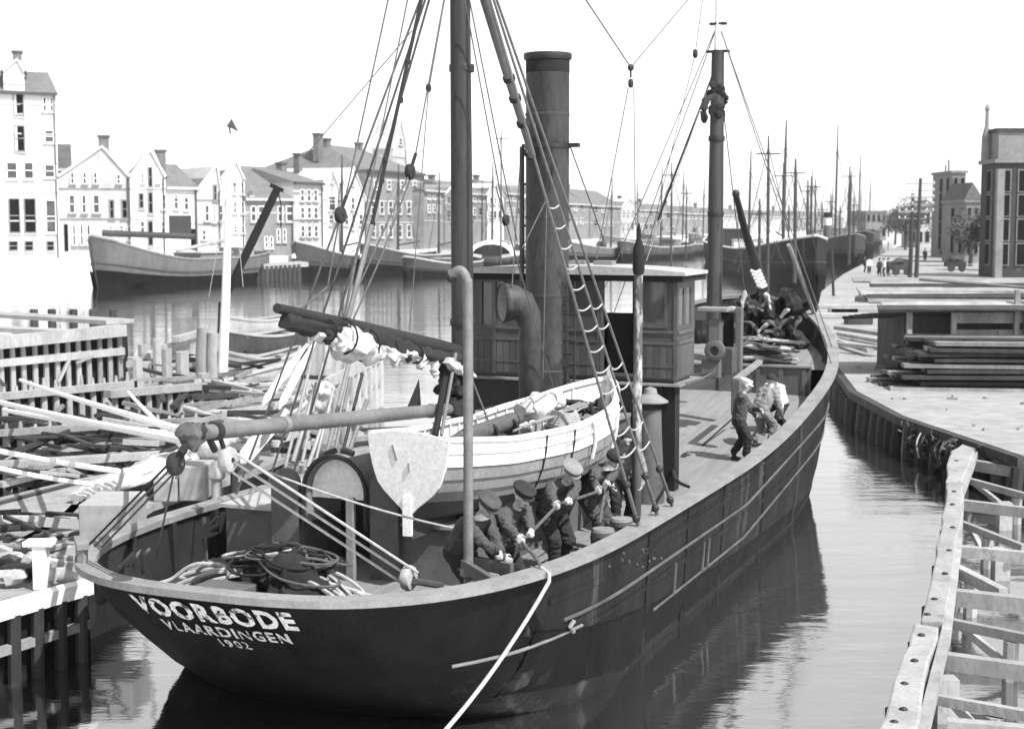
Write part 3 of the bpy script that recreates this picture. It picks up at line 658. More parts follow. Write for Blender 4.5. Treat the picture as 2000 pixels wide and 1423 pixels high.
for x0, x1, y0, y1 in ((531, 582, 916, 1080), (724, 777, 922, 1165)):
    a, b = SL(x0, y1, u=UD - .13), SL(x1, y0, u=UD - .13); cx_, rr_ = (a.x + b.x) / 2, (b.x - a.x) / 2; zt_ = b.z - rr_
    poly = [Vector((a.x, UD - .13, dz)), Vector((b.x, UD - .13, dz))] + [Vector((cx_ + rr_ * math.cos(math.pi * k / 12), UD - .13, zt_ + rr_ * math.sin(math.pi * k / 12))) for k in range(13)]
    MB().prism(poly, (0, .09, 0)).build('arched_board', 'casing_grey', ship)
a, b = D(707, 1160), D(707, 965); MB().box((a.x - .05, UD - .35, dz), (a.x + .05, UD - .25, b.z)).build('hand_post', 'rail_wood', ship)
# fittings on port quarter
c = SL(405, 1080, u=3.4); MB().tube([Vector((c.x, 3.4, 1.2)), SL(398, 1010, u=3.4)], .03, 6).build('rudder_lever', 'iron_grey', ship, smooth=True)
for k in range(3): MB().tube([SL(400 + 6 * k, 1050 - 14 * k, u=3.4), SL(425, 1040 - 16 * k, u=3.4)], .018, 6).build('lever_tooth', 'iron_grey', ship, smooth=True)
c = SL(280, 1095, v=-1.3)
for p, q in (((280, 1120), (276, 1075)), ((250, 1105), (276, 1075)), ((230, 1112), (262, 1080)), ((276, 1090), (292, 1072))): MB().tube([SL(*p, v=-1.3), SL(*q, v=-1.3)], .025, 6).build('stern_fitting', 'iron_grey', ship, smooth=True)
MB().box((-1.4, 1.6, 1.2), (-.7, 2.3, 1.62)).build('locker', 'casing_grey', ship, bevel=.02)
# closed fairlead on the port quarter rail
fb = hull_at(.85, zr(.85), -1, 0)
fl = MB(); 
for k in range(3): fl.cbox(fb + Vector((-.10 + .12 * k, -.22 + .17 * k, .13)) if False else fb + Vector((.14 - .14 * k, -.16 + .16 * k, .12)), (.09, .09, .2))
fl.beam(fb + Vector((.2, -.22, .24)), fb + Vector((-.2, .22, .24)), .14, .06); fl.build('fairlead', 'rail_wood', ship)
# stern bench on the starboard quarter
for a, b_, w_ in (((905, 1103), (965, 1140), .16), ((930, 1098), (1000, 1112), .16)):
    MB().beam(SL(*a, z=1.98), SL(*b_, z=1.98), .07, .15).build('bench_plank', 'casing_grey', ship)
for x, y in ((910, 1108), (962, 1140)):
    p = SL(x, y, z=1.9); MB().box((p.x - .04, p.y - .04, 1.62), (p.x + .04, p.y + .04, 1.9)).build('bench_leg', 'casing_grey', ship)
# davits
def davit(name, base, h, reach, r=.06, mat='iron_grey'):
    b = Vector(base); pts = [b, b + Vector((0, 0, h * .5)), b + Vector((0, 0, h - .35)), b + Vector((-reach * .1, 0, h - .1)), b + Vector((-reach * .45, 0, h)), b + Vector((-reach, 0, h - .06))]
    o = MB().tube(spline(pts, 6), r, 10).build(name, mat, ship, smooth=True)
    MB().ball(b + Vector((-reach, 0, h - .08)), r * 1.1, 8, 6).build('davit_head', 'iron', o, smooth=True)
    MB().lathe(b + Vector((0, 0, .65)), [(r, -.05), (r + .045, -.04), (r + .045, .04), (r, .05)], 10).build('davit_clamp', 'rail_wood', o, smooth=True)
    return o
dvb = SL(915, 1080, v=2.0); davit('davit', (2.0, dvb.y, 1.25), SL(920, 528, v=2.0).z - 1.25, .22, .062, 'davit_grey')
dp = SL(1245, 800, v=2.2)
dv = MB().tube([(2.2, dp.y, 1.15), (2.2, dp.y, 4.0), (2.2, dp.y, 5.35)], [.075, .075, .07], 10).build('davit', 'worn_post', ship, smooth=True)
MB().lathe((2.2, dp.y, 5.35), [(.085, 0), (.1, .08), (.095, .4), (.04, .55), (.035, .7), (.01, .8)], 10).build('davit_head', 'soot_and_shade', dv, smooth=True)
# bollards on the starboard side
for px, py in ((1178, 1042), (1214, 1020)):
    c = SL(px, py, v=2.72); MB().lathe((2.72, c.y, 1.15), [(.14, 0), (.1, .1), (.1, .62), (.17, .68), (.17, .74), (.03, .77)], 14).build('bollard', 'casing_grey', ship, smooth=True)
    MB().lathe((2.72, c.y, 1.15), [(.15, .735), (.165, .745), (.15, .785), (.02, .79)], 14).build('bollard_cap', 'rail_wood', ship, smooth=True)
# shrouds with ratlines
feet = [hull_at(u, zr(u) + .05, 1, -.02) for u in (5.75, 6.65, 7.4)]
for p in feet:
    rope([p, p.lerp(mtop, .06)], .03, 'iron_grey', 'deadeye_lanyard'); MB().ball(p.lerp(mtop, .01), .06, 8, 6).build('deadeye', 'iron', ship, smooth=True); MB().ball(p.lerp(mtop, .06), .06, 8, 6).build('deadeye', 'iron', ship, smooth=True)
    rope([p.lerp(mtop, .06), mtop], .021, 'rope_grey', 'shroud')
for k in range(1, 14):
    t = .07 + k * .032
    for a, b in ((0, 1), (1, 2)) if k % 3 else ((0, 1),):
        if a == 1 and k > 9: continue
        rope(cat_line(feet[a].lerp(mtop, t), feet[b].lerp(mtop, t + .004), .07 * (1 - t), 6), .012, 'rope_light' if k < 14 else 'rope_grey', 'ratline')
for u in (5.75, 6.65, 7.4): 
    p = hull_at(u, zr(u) + .05, -1, -.02); rope([p, mtop], .02, 'rope_grey', 'shroud')
# triatic stay with purchase
jn = SL(1232, 132, v=0)
rope([mtop + Vector((0, 0, 1.2)), jn], .013, 'rope_grey', 'stay'); rope([ftop, jn], .011, 'rope_grey', 'stay')
rope([jn, jn - Vector((0, 0, .2))], .02, 'iron', 'strop'); pulley(SL(1232, 163, v=0), .09, 'iron', 'X')
MB().ball(jn, .07, 8, 6).build('shackle', 'iron', ship, smooth=True)
rope([SL(1227, 172, v=0), SL(1165, 505, v=0)], .011, 'rope_grey', 'fall'); rope([SL(1238, 172, v=0), SL(1241, 440, v=.6)], .011, 'rope_grey', 'fall')
for a, b in (((908, 0), (985, 420)), ((917, 0), (1010, 470)), ((990, 440), (1090, 790))): up_line(*a, *b, .3, .6, .011, 'rope_grey', 'stay', .2)
pulley(SL(988, 430, v=.4), .09, 'spar_dark', 'X')
# foremast rigging
fb_ = Vector((0, 21.92, 10.0))
for a, r_, m_ in (((1245, 525), .012, 'rope_grey'), ((1262, 510), .012, 'rope_light'), ((1285, 430), .022, 'rope_dark')): rope([fb_, SL(*a, v=-1.6)], r_, m_, 'shroud')
pulley(SL(1358, 105, v=0), .1, 'spar_dark', 'X'); rope([SL(1372, 0, v=0), SL(1358, 105, v=0), SL(1262, 500, v=-1.4)], .009, 'rope_grey', 'halyard')
for s_, uu in ((1, 20.6), (1, 21.8), (-1, 20.6), (-1, 22)):
    rope([fb_ + Vector((0, 0, .9)), hull_at(uu, zr(uu), s_, -.05)], .012, 'rope_grey', 'shroud')
rope([fb_, Vector((0, 25.0, 4.2))], .014, 'rope_grey', 'forestay')
# bowsprit run in and cocked up, stowed gear round it
bsp = [SL(1490, 560, v=.1), SL(1455, 450, v=.1), SL(1437, 378, v=.1)]
MB().tube(bsp, [.17, .1, .07], 10).build('bowsprit', 'spar_dark', ship, smooth=True); MB().ball(bsp[-1], .1, 8, 6).build('bowsprit_cap', 'iron', ship, smooth=True)
random.seed(21)
for k in range(5):
    p = SL(1474 + 3 * k, 532 + 7 * k, v=.2); MB().tube(spline([p + Vector((-.1, 0, .04)), p + Vector((.05, -.05, .0)), p + Vector((.16, 0, .06))]), .045, 6).build('flaked_rope', 'white_paint', ship, smooth=True)
# windlass
wz = 3.28; wu = 23.3
wd_ = MB().lathe((-1.0, wu, wz), [(.22, 0), (.22, .25), (.3, .27), (.3, .33), (.24, .35), (.24, .95), (.2, 1.0), (.24, 1.05), (.24, 1.65), (.3, 1.67), (.3, 1.73), (.22, 1.75), (.22, 2.0)], 14, 'X').build('windlass', 'iron', ship, smooth=True)
for v_ in (-.72, 0, .72): MB().box((v_ - .08, wu - .22, 2.9), (v_ + .08, wu + .22, wz + .42)).build('windlass_bitt', 'spar_dark', wd_)
# break of the foredeck with panels
ub = 21.5
MB().box((.2, ub, 2.0), (2.45, ub + .06, 2.74)).build('foredeck_bulkhead', 'casing_grey', ship)
MB().box((-2.4, ub, 2.0), (.18, ub + .06, 2.74)).build('foredeck_bulkhead', 'casing_grey', ship)
for v_ in (.3, .95, 1.2, 1.75, 2.3): MB().box((v_ - .05, ub - .04, 2.0), (v_ + .05, ub - .002, 2.72)).build('bulkhead_post', 'casing_grey', ship)
MB().box((-2.4, ub - .06, 2.742), (2.45, ub + .14, 2.79)).build('bulkhead_cap', 'rail_wood', ship)
# steam winch amidships
def sbox(px, py, wpx, hpx, u, dep, name, mat, bev=.02):
    a = SL(px - wpx / 2, py + hpx / 2, u=u); b = SL(px + wpx / 2, py - hpx / 2, u=u)
    return MB().box((a.x, u, a.z), (b.x, u + dep, b.z)).build(name, mat, ship, bevel=bev)
sbox(1387, 720, 36, 36, 17.2, .5, 'winch_box', 'casing_grey'); sbox(1418, 705, 26, 50, 17.4, .4, 'winch_box', 'iron_grey')
sbox(1395, 660, 24, 70, 17.9, .35, 'winch_frame', 'casing_grey'); sbox(1391, 605, 60, 7, 17.8, .5, 'winch_top', 'rail_wood')
sbox(1420, 655, 26, 90, 18.2, .1, 'winch_door', 'soot_and_shade'); sbox(1441, 675, 15, 150, 18.0, .2, 'winch_post', 'casing_grey')
c = SL(1395, 685, u=17.15); MB().lathe((c.x, 17.15, c.z), [(.06, .1), (.22, .1), (.22, 0), (.16, -.02), (.1, -.02), (.1, .08)], 18, 'Y').build('winch_gear', 'casing_grey', ship, smooth=True)
sbox(1436, 775, 18, 70, 15.6, .2, 'deck_post', 'casing_grey', .02)
MB().beam(SL(1436, 742, u=15.6), SL(1484, 706, u=17.5), .12, .08).build('handspike', 'rail_wood', ship)
a, b = SL(1432, 800, v=1.6), SL(1350, 893, v=1.6); rope([Vector((a.x, a.y, 2.0)), SL(1345, 893, z=1.45)], .02, 'rope_dark', 'wire')
rope([SL(1590, 615, v=2.0), SL(1608, 690, v=2.35)], .05, 'iron_grey', 'stay_bottle'); rope([SL(1540, 478, v=1.9), SL(1592, 618, v=2.0)], .05, 'rail_wood', 'boat_hook')
# ------------------------------------------------------------------ the ship's boat on the after deckhouse
A_ = Vector((.62, 3.95, 0)); B_ = Vector((1.6, 9.0, 0)); bl = (B_ - A_).length; bf = (B_ - A_).normalized(); br_ = Vector((bf.y, -bf.x, 0))
boat = thing('ships_boat', 'white clinker-built ships boat stowed on the after deckhouse below the boom', 'boat', (1.0, 6.2, 2.2), ship=True)
def b_half(t): return lerp(.63, .9, math.sin(min(1, t / .5) * math.pi / 2)) if t < .5 else .9 * max(0, 1 - ((t - .5) / .5) ** 3.1)
def b_top(t): return interp(t, [0, .25, .55, .8, 1], [3.34, 3.22, 3.22, 3.38, 3.66])
def b_keel(t): return interp(t, [0, .1, .5, .85, .95, 1], [2.22, 2.18, 2.14, 2.17, 2.36, 2.85])
def bs_pt(t, g, side, off=0.0):
    e = interp(t, [0, .15, .45, .75, 1], [1.25, .9, .58, .68, .85]); a = g * math.pi / 2
    x = b_half(t) * max(0, math.cos(a)) ** e + .028; zt_, zk = b_top(t), b_keel(t)
    z = zt_ - (zt_ - zk) * math.sin(a) ** 1.15
    if t < .16:
        sm = min(1, max(0, (g - .4) / .42)); x = max(.05, x * (1 - (1 - t / .16) * .82 * sm * sm * (3 - 2 * sm)))
    tt = t + .05 * (z - 2.2) * (t > .5) * (t - .5)
    return A_ + bf * (bl * tt) + br_ * (side * (x + off)) + Vector((0, 0, z - off * .3))
NSTR = 9; TN = 22
for side in (1, -1):
    for i in range(NSTR):
        g0_, g1_ = i / NSTR, (i + 1) / NSTR + .012
        rows = []
        for k in range(TN + 1):
            t = k / TN; fade = 1 - max(0, (t - .9) / .1)
            rows.append([bs_pt(t, g0_, side, .0), bs_pt(t, (g0_ + g1_) / 2, side, .012 * fade), bs_pt(t, min(1, g1_), side, .026 * fade), bs_pt(t, min(1, g1_), side, .0), bs_pt(t, (g0_ + g1_) / 2, side, -.012 * fade)])
        MB().loft(rows).build('strake', 'white_paint' if i < 2 else ('boat_lower' if i < 5 else 'boat_bottom'), boat, smooth=True)
    gw = [bs_pt(k / TN, 0, side, .01) + Vector((0, 0, .02)) for k in range(TN + 1)]
    rr = [[p - br_ * side * .07 - Vector((0, 0, .03)), p + br_ * side * .03 - Vector((0, 0, .03)), p + br_ * side * .03 + Vector((0, 0, .025)), p - br_ * side * .07 + Vector((0, 0, .025))] for p in gw]
    MB().loft(rr).build('gunwale', 'white_paint', boat)
    for k in range(20):                                # ribs inside
        t = .06 + k * .045
        MB().tube([bs_pt(t, g_, side, -.03) for g_ in (.02, .2, .4, .6, .8)], .017, 5).build('rib', 'white_paint', boat)
    MB().tube([bs_pt(.05 + .85 * k / 14, .16, side, -.05) for k in range(15)], .02, 5).build('inner_stringer', 'boat_lower', boat)
    for t0, t1, g_ in ((.62, .78, .2), (.82, .93, .25)):   # grab loops
        MB().tube(spline([bs_pt(t0, .02, side, .03), bs_pt(t0 + .015, g_, side, .05), bs_pt(t0 + .02, g_ + .17, side, .05)]), .028, 6).build('grab_rope', 'white_paint', boat, smooth=True)
tr = [bs_pt(0, g_ / 12, 1, .01) for g_ in range(13)] + [bs_pt(0, g_ / 12, -1, .01) for g_ in range(12, -1, -1)]
tr = [p - bf * .0 for p in tr]; mid_top = A_ + Vector((0, 0, 3.42)); 
MB().prism([p - bf * .03 for p in tr] + [A_ - br_ * .25 - bf * .03 + Vector((0, 0, 3.41)), A_ + br_ * .25 - bf * .03 + Vector((0, 0, 3.41))][::1], bf * .05).build('transom', 'transom_white', boat)
MB().box((0, 0, 0), (0.001, .001, .001)) 
MB().beam(A_ + bf * .0 + Vector((0, 0, 2.05)), A_ + bf * (bl * .86) + Vector((0, 0, 2.16)), .07, .16).build('keel', 'boat_bottom', boat)
MB().beam(A_ - bf * .04 + Vector((0, 0, 2.02)), A_ - bf * .04 + Vector((0, 0, 2.55)), .12, .06, (0, 1, 0)).build('stern_post', 'white_paint', boat)
MB().tube([bs_pt(t, 1, 1, -.02) for t in (.86, .92, .97, 1.0)] + [bs_pt(1, 0, 1, -.02) + Vector((0, 0, .17))], [.05, .05, .05, .05, .05], 6).build('stem', 'white_paint', boat, smooth=True)
for x_, z_, l_ in ((-.25, 3.22, .2),): MB().beam(A_ + br_ * x_ - bf * .035 + Vector((0, 0, z_)), A_ + br_ * (x_ + .07) - bf * .035 + Vector((0, 0, z_ - l_)), .02, .03).build('rudder_iron', 'boat_lower', boat)
MB().beam(A_ + br_ * .02 - bf * .035 + Vector((0, 0, 3.0)), A_ + br_ * .03 - bf * .035 + Vector((0, 0, 2.88)), .02, .03).build('rudder_iron', 'boat_lower', boat)
for t in (.22, .45, .66, .84):
    a, b = bs_pt(t, .28, -1, -.03), bs_pt(t, .28, 1, -.03); MB().beam(a, b, .24, .04).build('thwart', 'boat_inside', boat)
fl_ = MB(); rows = []
for k in range(TN + 1):
    t = k / TN * .92 + .03; rows.append([bs_pt(t, .62, -1, -.04), bs_pt(t, .62, 1, -.04)])
fl_.loft(rows, caps=False, ringclosed=False).build('floor_boards', 'boat_inside', boat)
for t in (.2, .62): 
    p = A_ + bf * bl * t; MB().prism([p + br_ * x + Vector((0, 0, z)) for x, z in ((-.45, 1.98), (.45, 1.98), (.4, 2.35), (.12, 2.12), (-.12, 2.12), (-.4, 2.35))], bf * .1).build('boat_chock', 'dark_paint', ship)
for t in (.38, .52):
    rope([bs_pt(t, g_ / 6, 1, .03) for g_ in range(0, 6)] + [bs_pt(t + .03, .95, 1, .06) - Vector((0, 0, .25))], .013, 'rope_dark', 'gripe', parent=ship)
# things lying in the boat
def bp(t, x, z): return A_ + bf * bl * t + br_ * x + Vector((0, 0, z))
q = thing('canvas_roll', 'long rolled grey canvas lying over the thwarts of the white boat', 'canvas roll', bp(.3, -.2, 3.05), ship=True)
MB().tube([bp(.16, .12, 3.16), bp(.24, .06, 3.2), bp(.52, -.12, 3.26), bp(.56, -.14, 3.26)], [.1, .125, .12, .08], 14).build('roll', 'rope_grey', q, smooth=True)
for t in (.22, .36, .48): MB().tube([bp(t, .12 - .5 * (t - .16), 3.18), bp(t + .012, .12 - .5 * (t - .15), 3.19)], .135, 12).build('lashing', 'rope_dark', q, smooth=True)
o = MB().ball(bp(.17, .28, 3.14), .2, 12, 8, (1.3, .95, .75)).build('fender', 'rope_grey', smooth=True, ship=True, org=bp(.17, .28, 3.0)); tag(o, 'plump grey rope fender lying at the stern of the white boat', 'fender')
o = lumpy([bp(.62, -.35, 3.3), bp(.70, -.2, 3.36), bp(.78, -.1, 3.36)], .22, .2, 14, .35, 31).build('sail_bundle', 'canvas', smooth=True, ship=True, org=bp(.7, -.2, 3.1)); tag(o, 'crumpled white sail bundled amidships inside the white boat', 'sail')
q = thing('coiled_line', 'pale rope coil lying at the starboard side inside the white boat', 'rope coil', bp(.66, .35, 3.1), ship=True)
for k in range(6):
    MB().tube([bp(.66, .33, 3.16 + .035 * k) + Vector((math.cos(a) * (.25 - .015 * k), math.sin(a) * (.22 - .015 * k), .02 * math.sin(2 * a))) for a in [i * math.pi / 10 for i in range(20)]], .022, 6, closed=True).build('turn', 'rope_light', q, smooth=True)
random.seed(41)
q = thing('tackle_heap', 'dark tangle of gear and sticks in the bow of the white boat', 'gear', bp(.86, 0, 3.2), ship=True)
for k in range(14):
    c = bp(random.uniform(.78, .93), random.uniform(-.3, .25), random.uniform(3.18, 3.34)); d = Vector((random.uniform(-1, 1), random.uniform(-1, 1), random.uniform(-.2, .4))).normalized() * random.uniform(.12, .3)
    MB().tube([c - d, c + Vector((0, 0, .03)), c + d], random.uniform(.015, .035), 6).build('stick', random.choice(('rope_dark', 'iron', 'canvas_dark', 'rope_light', 'rope_dark')), q, smooth=True)
for k in range(3):
    a = bp(.40 + .05 * k, .3, 3.2 + .02 * k); o = MB().tube([a, bp(.85, .02 + .08 * k, 3.36)], .02, 6).build('oar_shaft', 'rail_wood', ship=True, smooth=True, org=a)
    tag(o, ('first', 'second', 'third')[k] + ' pale oar shaft from the middle of the white boat, lying lengthwise in it', 'oar', 'oars in the white boat')

# ------------------------------------------------------------------ people
import numpy as np
def ik(a, b, l1, l2, bend):
    d = b - a; L_ = d.length; L2 = min(L_, (l1 + l2) * .995); d = d.normalized(); b = a + d * L2
    x = (l1 * l1 - l2 * l2 + L2 * L2) / (2 * L2); h = math.sqrt(max(0, l1 * l1 - x * x)); bn = bend - d * bend.dot(d)
    bn = bn.normalized() if bn.length > 1e-4 else d.orthogonal().normalized()
    return a + d * x + bn * h, b
LASTH = []; ROPEP = []
def person(label, pos, zf, ang, lean=.2, pel=.92, side_lean=0.0, hands=(None, None), mats=('cloth_dark', 'cloth_dark', 'skin', 'boot'), cap='cloth_dark', capstyle='flat', scarf=None, ship_=True, H=1.72, voxel=.014, stride=.12, nod=.25, turn=0.0, group=None, beard=False, bald=False, detail=True):
    k = H / 1.72; f = Vector((math.sin(ang), math.cos(ang), 0)); r = Vector((math.cos(ang), -math.sin(ang), 0)); up = Vector((0, 0, 1))
    base = Vector((pos[0], pos[1], zf)); pelvis = base + up * (pel * k) - f * (.22 * math.sin(lean))
    sd = (up * math.cos(lean) + f * math.sin(lean) + r * side_lean).normalized(); fwd = (f - sd * f.dot(sd)).normalized()
    C_ = []; HP = []
    def cap_(a, ra, b, rb, m): C_.append((Vector(a), ra * k, Vector(b), rb * k, m))
    chest = pelvis + sd * (.36 * k); neck = pelvis + sd * (.53 * k)
    cap_(pelvis + r * .055 * k, .145, pelvis - r * .055 * k, .145, 1)
    cap_(pelvis + sd * .04 * k - sd * .1 * k, .15, pelvis + sd * .2 * k, .145, 0)
    for s in (-1, 1):
        cap_(pelvis + sd * .02 * k + r * s * .055 * k, .15, chest + r * s * .08 * k, .15, 0)
        cap_(chest + r * s * .05 * k + sd * .06 * k, .12, neck - sd * .06 * k + r * s * .12 * k, .085, 0)
    cap_(chest + sd * .1 * k - fwd * .03 * k, .1, neck - sd * .02 * k, .07, 0)
    hu = (sd * .6 + up * .5 + f * nod * .6).normalized(); hf0 = (f * math.cos(turn) + r * math.sin(turn)); hf = (hf0 - up * nod * .7); hf = (hf - hu * hf.dot(hu)).normalized(); hr = hf.cross(hu)
    hc = neck + hu * (.165 * k) + hf * .025 * k
    cap_(neck - sd * .03 * k, .062, hc - hu * .05 * k, .055, 2)
    cap_(hc + hu * .035 * k - hf * .012 * k, .095, hc + hu * .02 * k + hf * .015 * k, .088, 2)
    cap_(hc - hu * .055 * k + hf * .035 * k, .06, hc - hu * .02 * k + hf * .03 * k, .07, 2)
    cap_(hc - hu * .085 * k + hf * .055 * k, .032, hc - hu * .085 * k + hf * .05 * k, .035, 4 if beard else 2)
    if detail:
        cap_(hc + hu * .012 * k + hf * .09 * k, .013, hc - hu * .022 * k + hf * .112 * k, .018, 2)
        for s in (-1, 1):
            cap_(hc + hr * s * .09 * k - hu * .01 * k, .017, hc + hr * s * .093 * k + hu * .02 * k, .02, 2)
            cap_(hc + hr * s * .04 * k + hf * .082 * k + hu * .022 * k, .016, hc + hr * s * .025 * k + hf * .09 * k + hu * .02 * k, .014, 4)
        cap_(hc - hu * .052 * k + hf * .092 * k - hr * .02 * k, .009, hc - hu * .052 * k + hf * .092 * k + hr * .02 * k, .009, 4)
    for i, s in enumerate((-1, 1)):
        hip = pelvis + r * s * .095 * k - up * .02 * k
        ft = base + r * s * .12 * k + f * (stride * k * s)
        kn, an = ik(hip, ft + up * .09 * k, .43 * k, .42 * k, f + up * .1 + r * s * .15)
        cap_(hip, .118, kn, .088, 1); cap_(kn, .088, an + up * .1 * k, .074, 1); cap_(an + up * .16 * k, .058, an, .05, 3)
        cap_(an - up * .035 * k - f * .03 * k, .048, an + f * .15 * k - up * .05 * k, .04, 3)
        sh = neck - sd * .07 * k + r * s * .185 * k
        hd = hands[i]
        if hd is None: hd = sh - up * .5 * k + f * .16 * k + r * s * .05 * k
        el, wr = ik(sh, Vector(hd), .30 * k, .27 * k, -f * .5 + r * s * .7 - up * .5)
        cap_(sh, .085, el, .066, 0); cap_(el, .066, wr, .05, 0)
        hdir = (wr - el).normalized(); pal = (r * -s * .6 - up * .4 + f * .2); pal = (pal - hdir * pal.dot(hdir)).normalized(); sdv = hdir.cross(pal)
        HP.append(wr + hdir * .085 * k + pal * .03 * k)
        if detail:
            cap_(wr - hdir * .01 * k, .026, wr + hdir * .07 * k + sdv * .013 * k, .021, 2); cap_(wr + hdir * .02 * k - sdv * .01 * k, .02, wr + hdir * .072 * k - sdv * .018 * k, .02, 2)
            for j, ln in enumerate((.036, .042, .04, .03)):
                o_ = wr + hdir * .08 * k + sdv * ((j - 1.5) * .0235 * k); p1 = o_ + (hdir * .9 + pal * .45) * ln * k; p2 = p1 + (hdir * .1 + pal) * ln * .9 * k; p3 = p2 + (pal * .5 - hdir * .8) * ln * .7 * k
                cap_(o_, .0115, p1, .0105, 2); cap_(p1, .0105, p2, .0098, 2); cap_(p2, .0098, p3, .009, 2)
            t0 = wr + hdir * .025 * k + sdv * .032 * k; t1 = t0 + (sdv * .7 + hdir * .6 + pal * .3) * .04 * k; cap_(t0, .014, t1, .012, 2); cap_(t1, .012, t1 + (pal * .8 + hdir * .6 - sdv * .2) * .035 * k, .0105, 2)
        else: cap_(wr, .036, wr + hdir * .1 * k, .03, 2)
    mb = MB(); LASTH.clear(); LASTH.extend(HP)
    for a, ra, b, rb, m in C_:
        d = (b - a); n_ = 10 if ra > .03 else 7
        d = d.normalized() if d.length > 1e-6 else up
        P, Q = [], []
        for s_ in (-.97, -.7, -.35, 0): P.append(a + d * ra * s_); Q.append(ra * math.sqrt(1 - s_ * s_))
        for s_ in (0, .35, .7, .97): P.append(b + d * rb * s_); Q.append(rb * math.sqrt(1 - s_ * s_))
        mb.tube(P, Q, n_)
    root = thing('person', label, 'person', base, ship=ship_, group=group)
    ob = mb.build('body', mats[0], root)
    md = ob.modifiers.new('r', 'REMESH'); md.mode = 'VOXEL'; md.voxel_size = voxel; md.use_smooth_shade = True
    ms = ob.modifiers.new('s', 'SMOOTH'); ms.factor = .5; ms.iterations = 2
    bpy.context.view_layer.update()
    me = bpy.data.meshes.new_from_object(ob.evaluated_get(bpy.context.evaluated_depsgraph_get())); ob.modifiers.clear(); ob.data = me
    me.materials.clear()
    for m in list(mats) + ['cloth_dark']: me.materials.append(MATS[m])
    n_ = len(me.polygons); cc = np.zeros(n_ * 3); me.polygons.foreach_get('center', cc); cc = cc.reshape(-1, 3) + np.array(base)
    best = np.full(n_, 9.0); idx = np.zeros(n_, int)
    for a, ra, b, rb, m in C_:
        a_, b_ = np.array(a), np.array(b); ab = b_ - a_; L2 = max(1e-9, ab @ ab); t = np.clip(((cc - a_) @ ab) / L2, 0, 1)
        d_ = np.linalg.norm(cc - a_ - t[:, None] * ab, axis=1) - (ra + (rb - ra) * t)
        w_ = d_ < best; best[w_] = d_[w_]; idx[w_] = m
    if detail:                                        # creased cloth
        nv = len(me.vertices); vc = np.zeros(nv * 3); me.vertices.foreach_get('co', vc); vc = vc.reshape(-1, 3); vn = np.zeros(nv * 3); me.vertices.foreach_get('normal', vn); vn = vn.reshape(-1, 3)
        cl = np.zeros(nv, bool); 
        for pl in me.polygons:
            if idx[pl.index] < 2:
                for vi in pl.vertices: cl[vi] = True
        sd_ = Vector((len(label), 3.1, 0))
        for vi in np.nonzero(cl)[0]:
            q_ = Vector(vc[vi]); vc[vi] += vn[vi] * (.016 * (1 - 2 * abs(mnoise.noise(Vector((q_.x * 7, q_.y * 7, q_.z * 13)) + sd_))) - .006 + .012 * mnoise.noise(q_ * 22))
        me.vertices.foreach_set('co', vc.ravel())
    me.polygons.foreach_set('material_index', idx.astype(np.int32)); me.update()
    cm = MB()
    if capstyle in ('flat', 'white'):
        ct = hc + hu * .075 * k - hf * .005 * k; rings = []
        wd_ = 1.0 if capstyle == 'flat' else .92
        for rr_, hh in ((.098, -.03), (.104, .0), (.135 * wd_, .03), (.138 * wd_, .05), (.11, .075), (.05, .086), (.01, .088)):
            rings.append([ct + (hr * math.cos(a) * rr_ + hf * math.sin(a) * rr_ * 1.1 + hu * (hh + .012 * math.sin(a) * (-1) + .02 * (rr_ > .12) * math.sin(3 * a + 1) * .3)) * k for a in [2 * math.pi * q_ / 16 for q_ in range(16)]])
        cm.loft(rings)
        br = [[ct + (hr * math.sin(a) * .095 + hf * (math.cos(a) * .1) - hu * .02) * k for a in [lerp(-1.1, 1.1, q_ / 8) for q_ in range(9)]], [ct + (hr * math.sin(a) * .105 + hf * (math.cos(a) * .11 + .055) - hu * .042) * k for a in [lerp(-1.0, 1.0, q_ / 8) for q_ in range(9)]]]
        cm.loft([br[0], br[1], [p + hu * .012 * k for p in br[1]], [p + hu * .012 * k for p in br[0]]], caps=False, ringclosed=False)
        cm.build('cap', cap, root, smooth=True)
    elif capstyle == 'knit':
        ct = hc + hu * .05 * k; rings = []
        for rr_, hh in ((.103, -.03), (.112, -.015), (.112, .03), (.104, .035), (.1, .06), (.07, .095), (.01, .105)): rings.append([ct + (hr * math.cos(a) * rr_ + hf * math.sin(a) * rr_ * 1.05 + hu * hh) * k for a in [2 * math.pi * q_ / 14 for q_ in range(14)]])
        cm.loft(rings).build('cap', cap, root, smooth=True)
    else:
        ct = hc + hu * .03 * k - hf * .02 * k; rings = []
        for rr_, hh in ((.1, -.02), (.105, .03), (.09, .07), (.05, .1), (.01, .105)): rings.append([ct + (hr * math.cos(a) * rr_ + hf * math.sin(a) * rr_ + hu * hh) * k for a in [2 * math.pi * q_ / 14 for q_ in range(14)]])
        cm.loft(rings).build('hair', cap, root, smooth=True)
    if scarf:
        lumpy([neck + (r * math.cos(a) * .1 + f * math.sin(a) * .1 + sd * (.0 + .02 * math.sin(a))) * k for a in [i * math.pi / 4 for i in range(9)]], .04, .04, 8, .3, 5).build('scarf', scarf, root, smooth=True)
    return root
def Hd(px, py, v=2.62): return SL(px, py, v=v)
CD, CM_ = 'cloth_dark', 'cloth_mid'
rp = [Hd(1201, 1012, 2.7), Hd(1168, 1012, 2.72), Hd(1136, 1026, 2.72), Hd(1085, 1046, 2.74), Hd(1046, 1060, 2.82), Hd(1034, 1086, 2.88)]
P_ = lambda px, py, v: SL(px, py, v=v)
KW = dict(H=1.88, voxel=.0115)
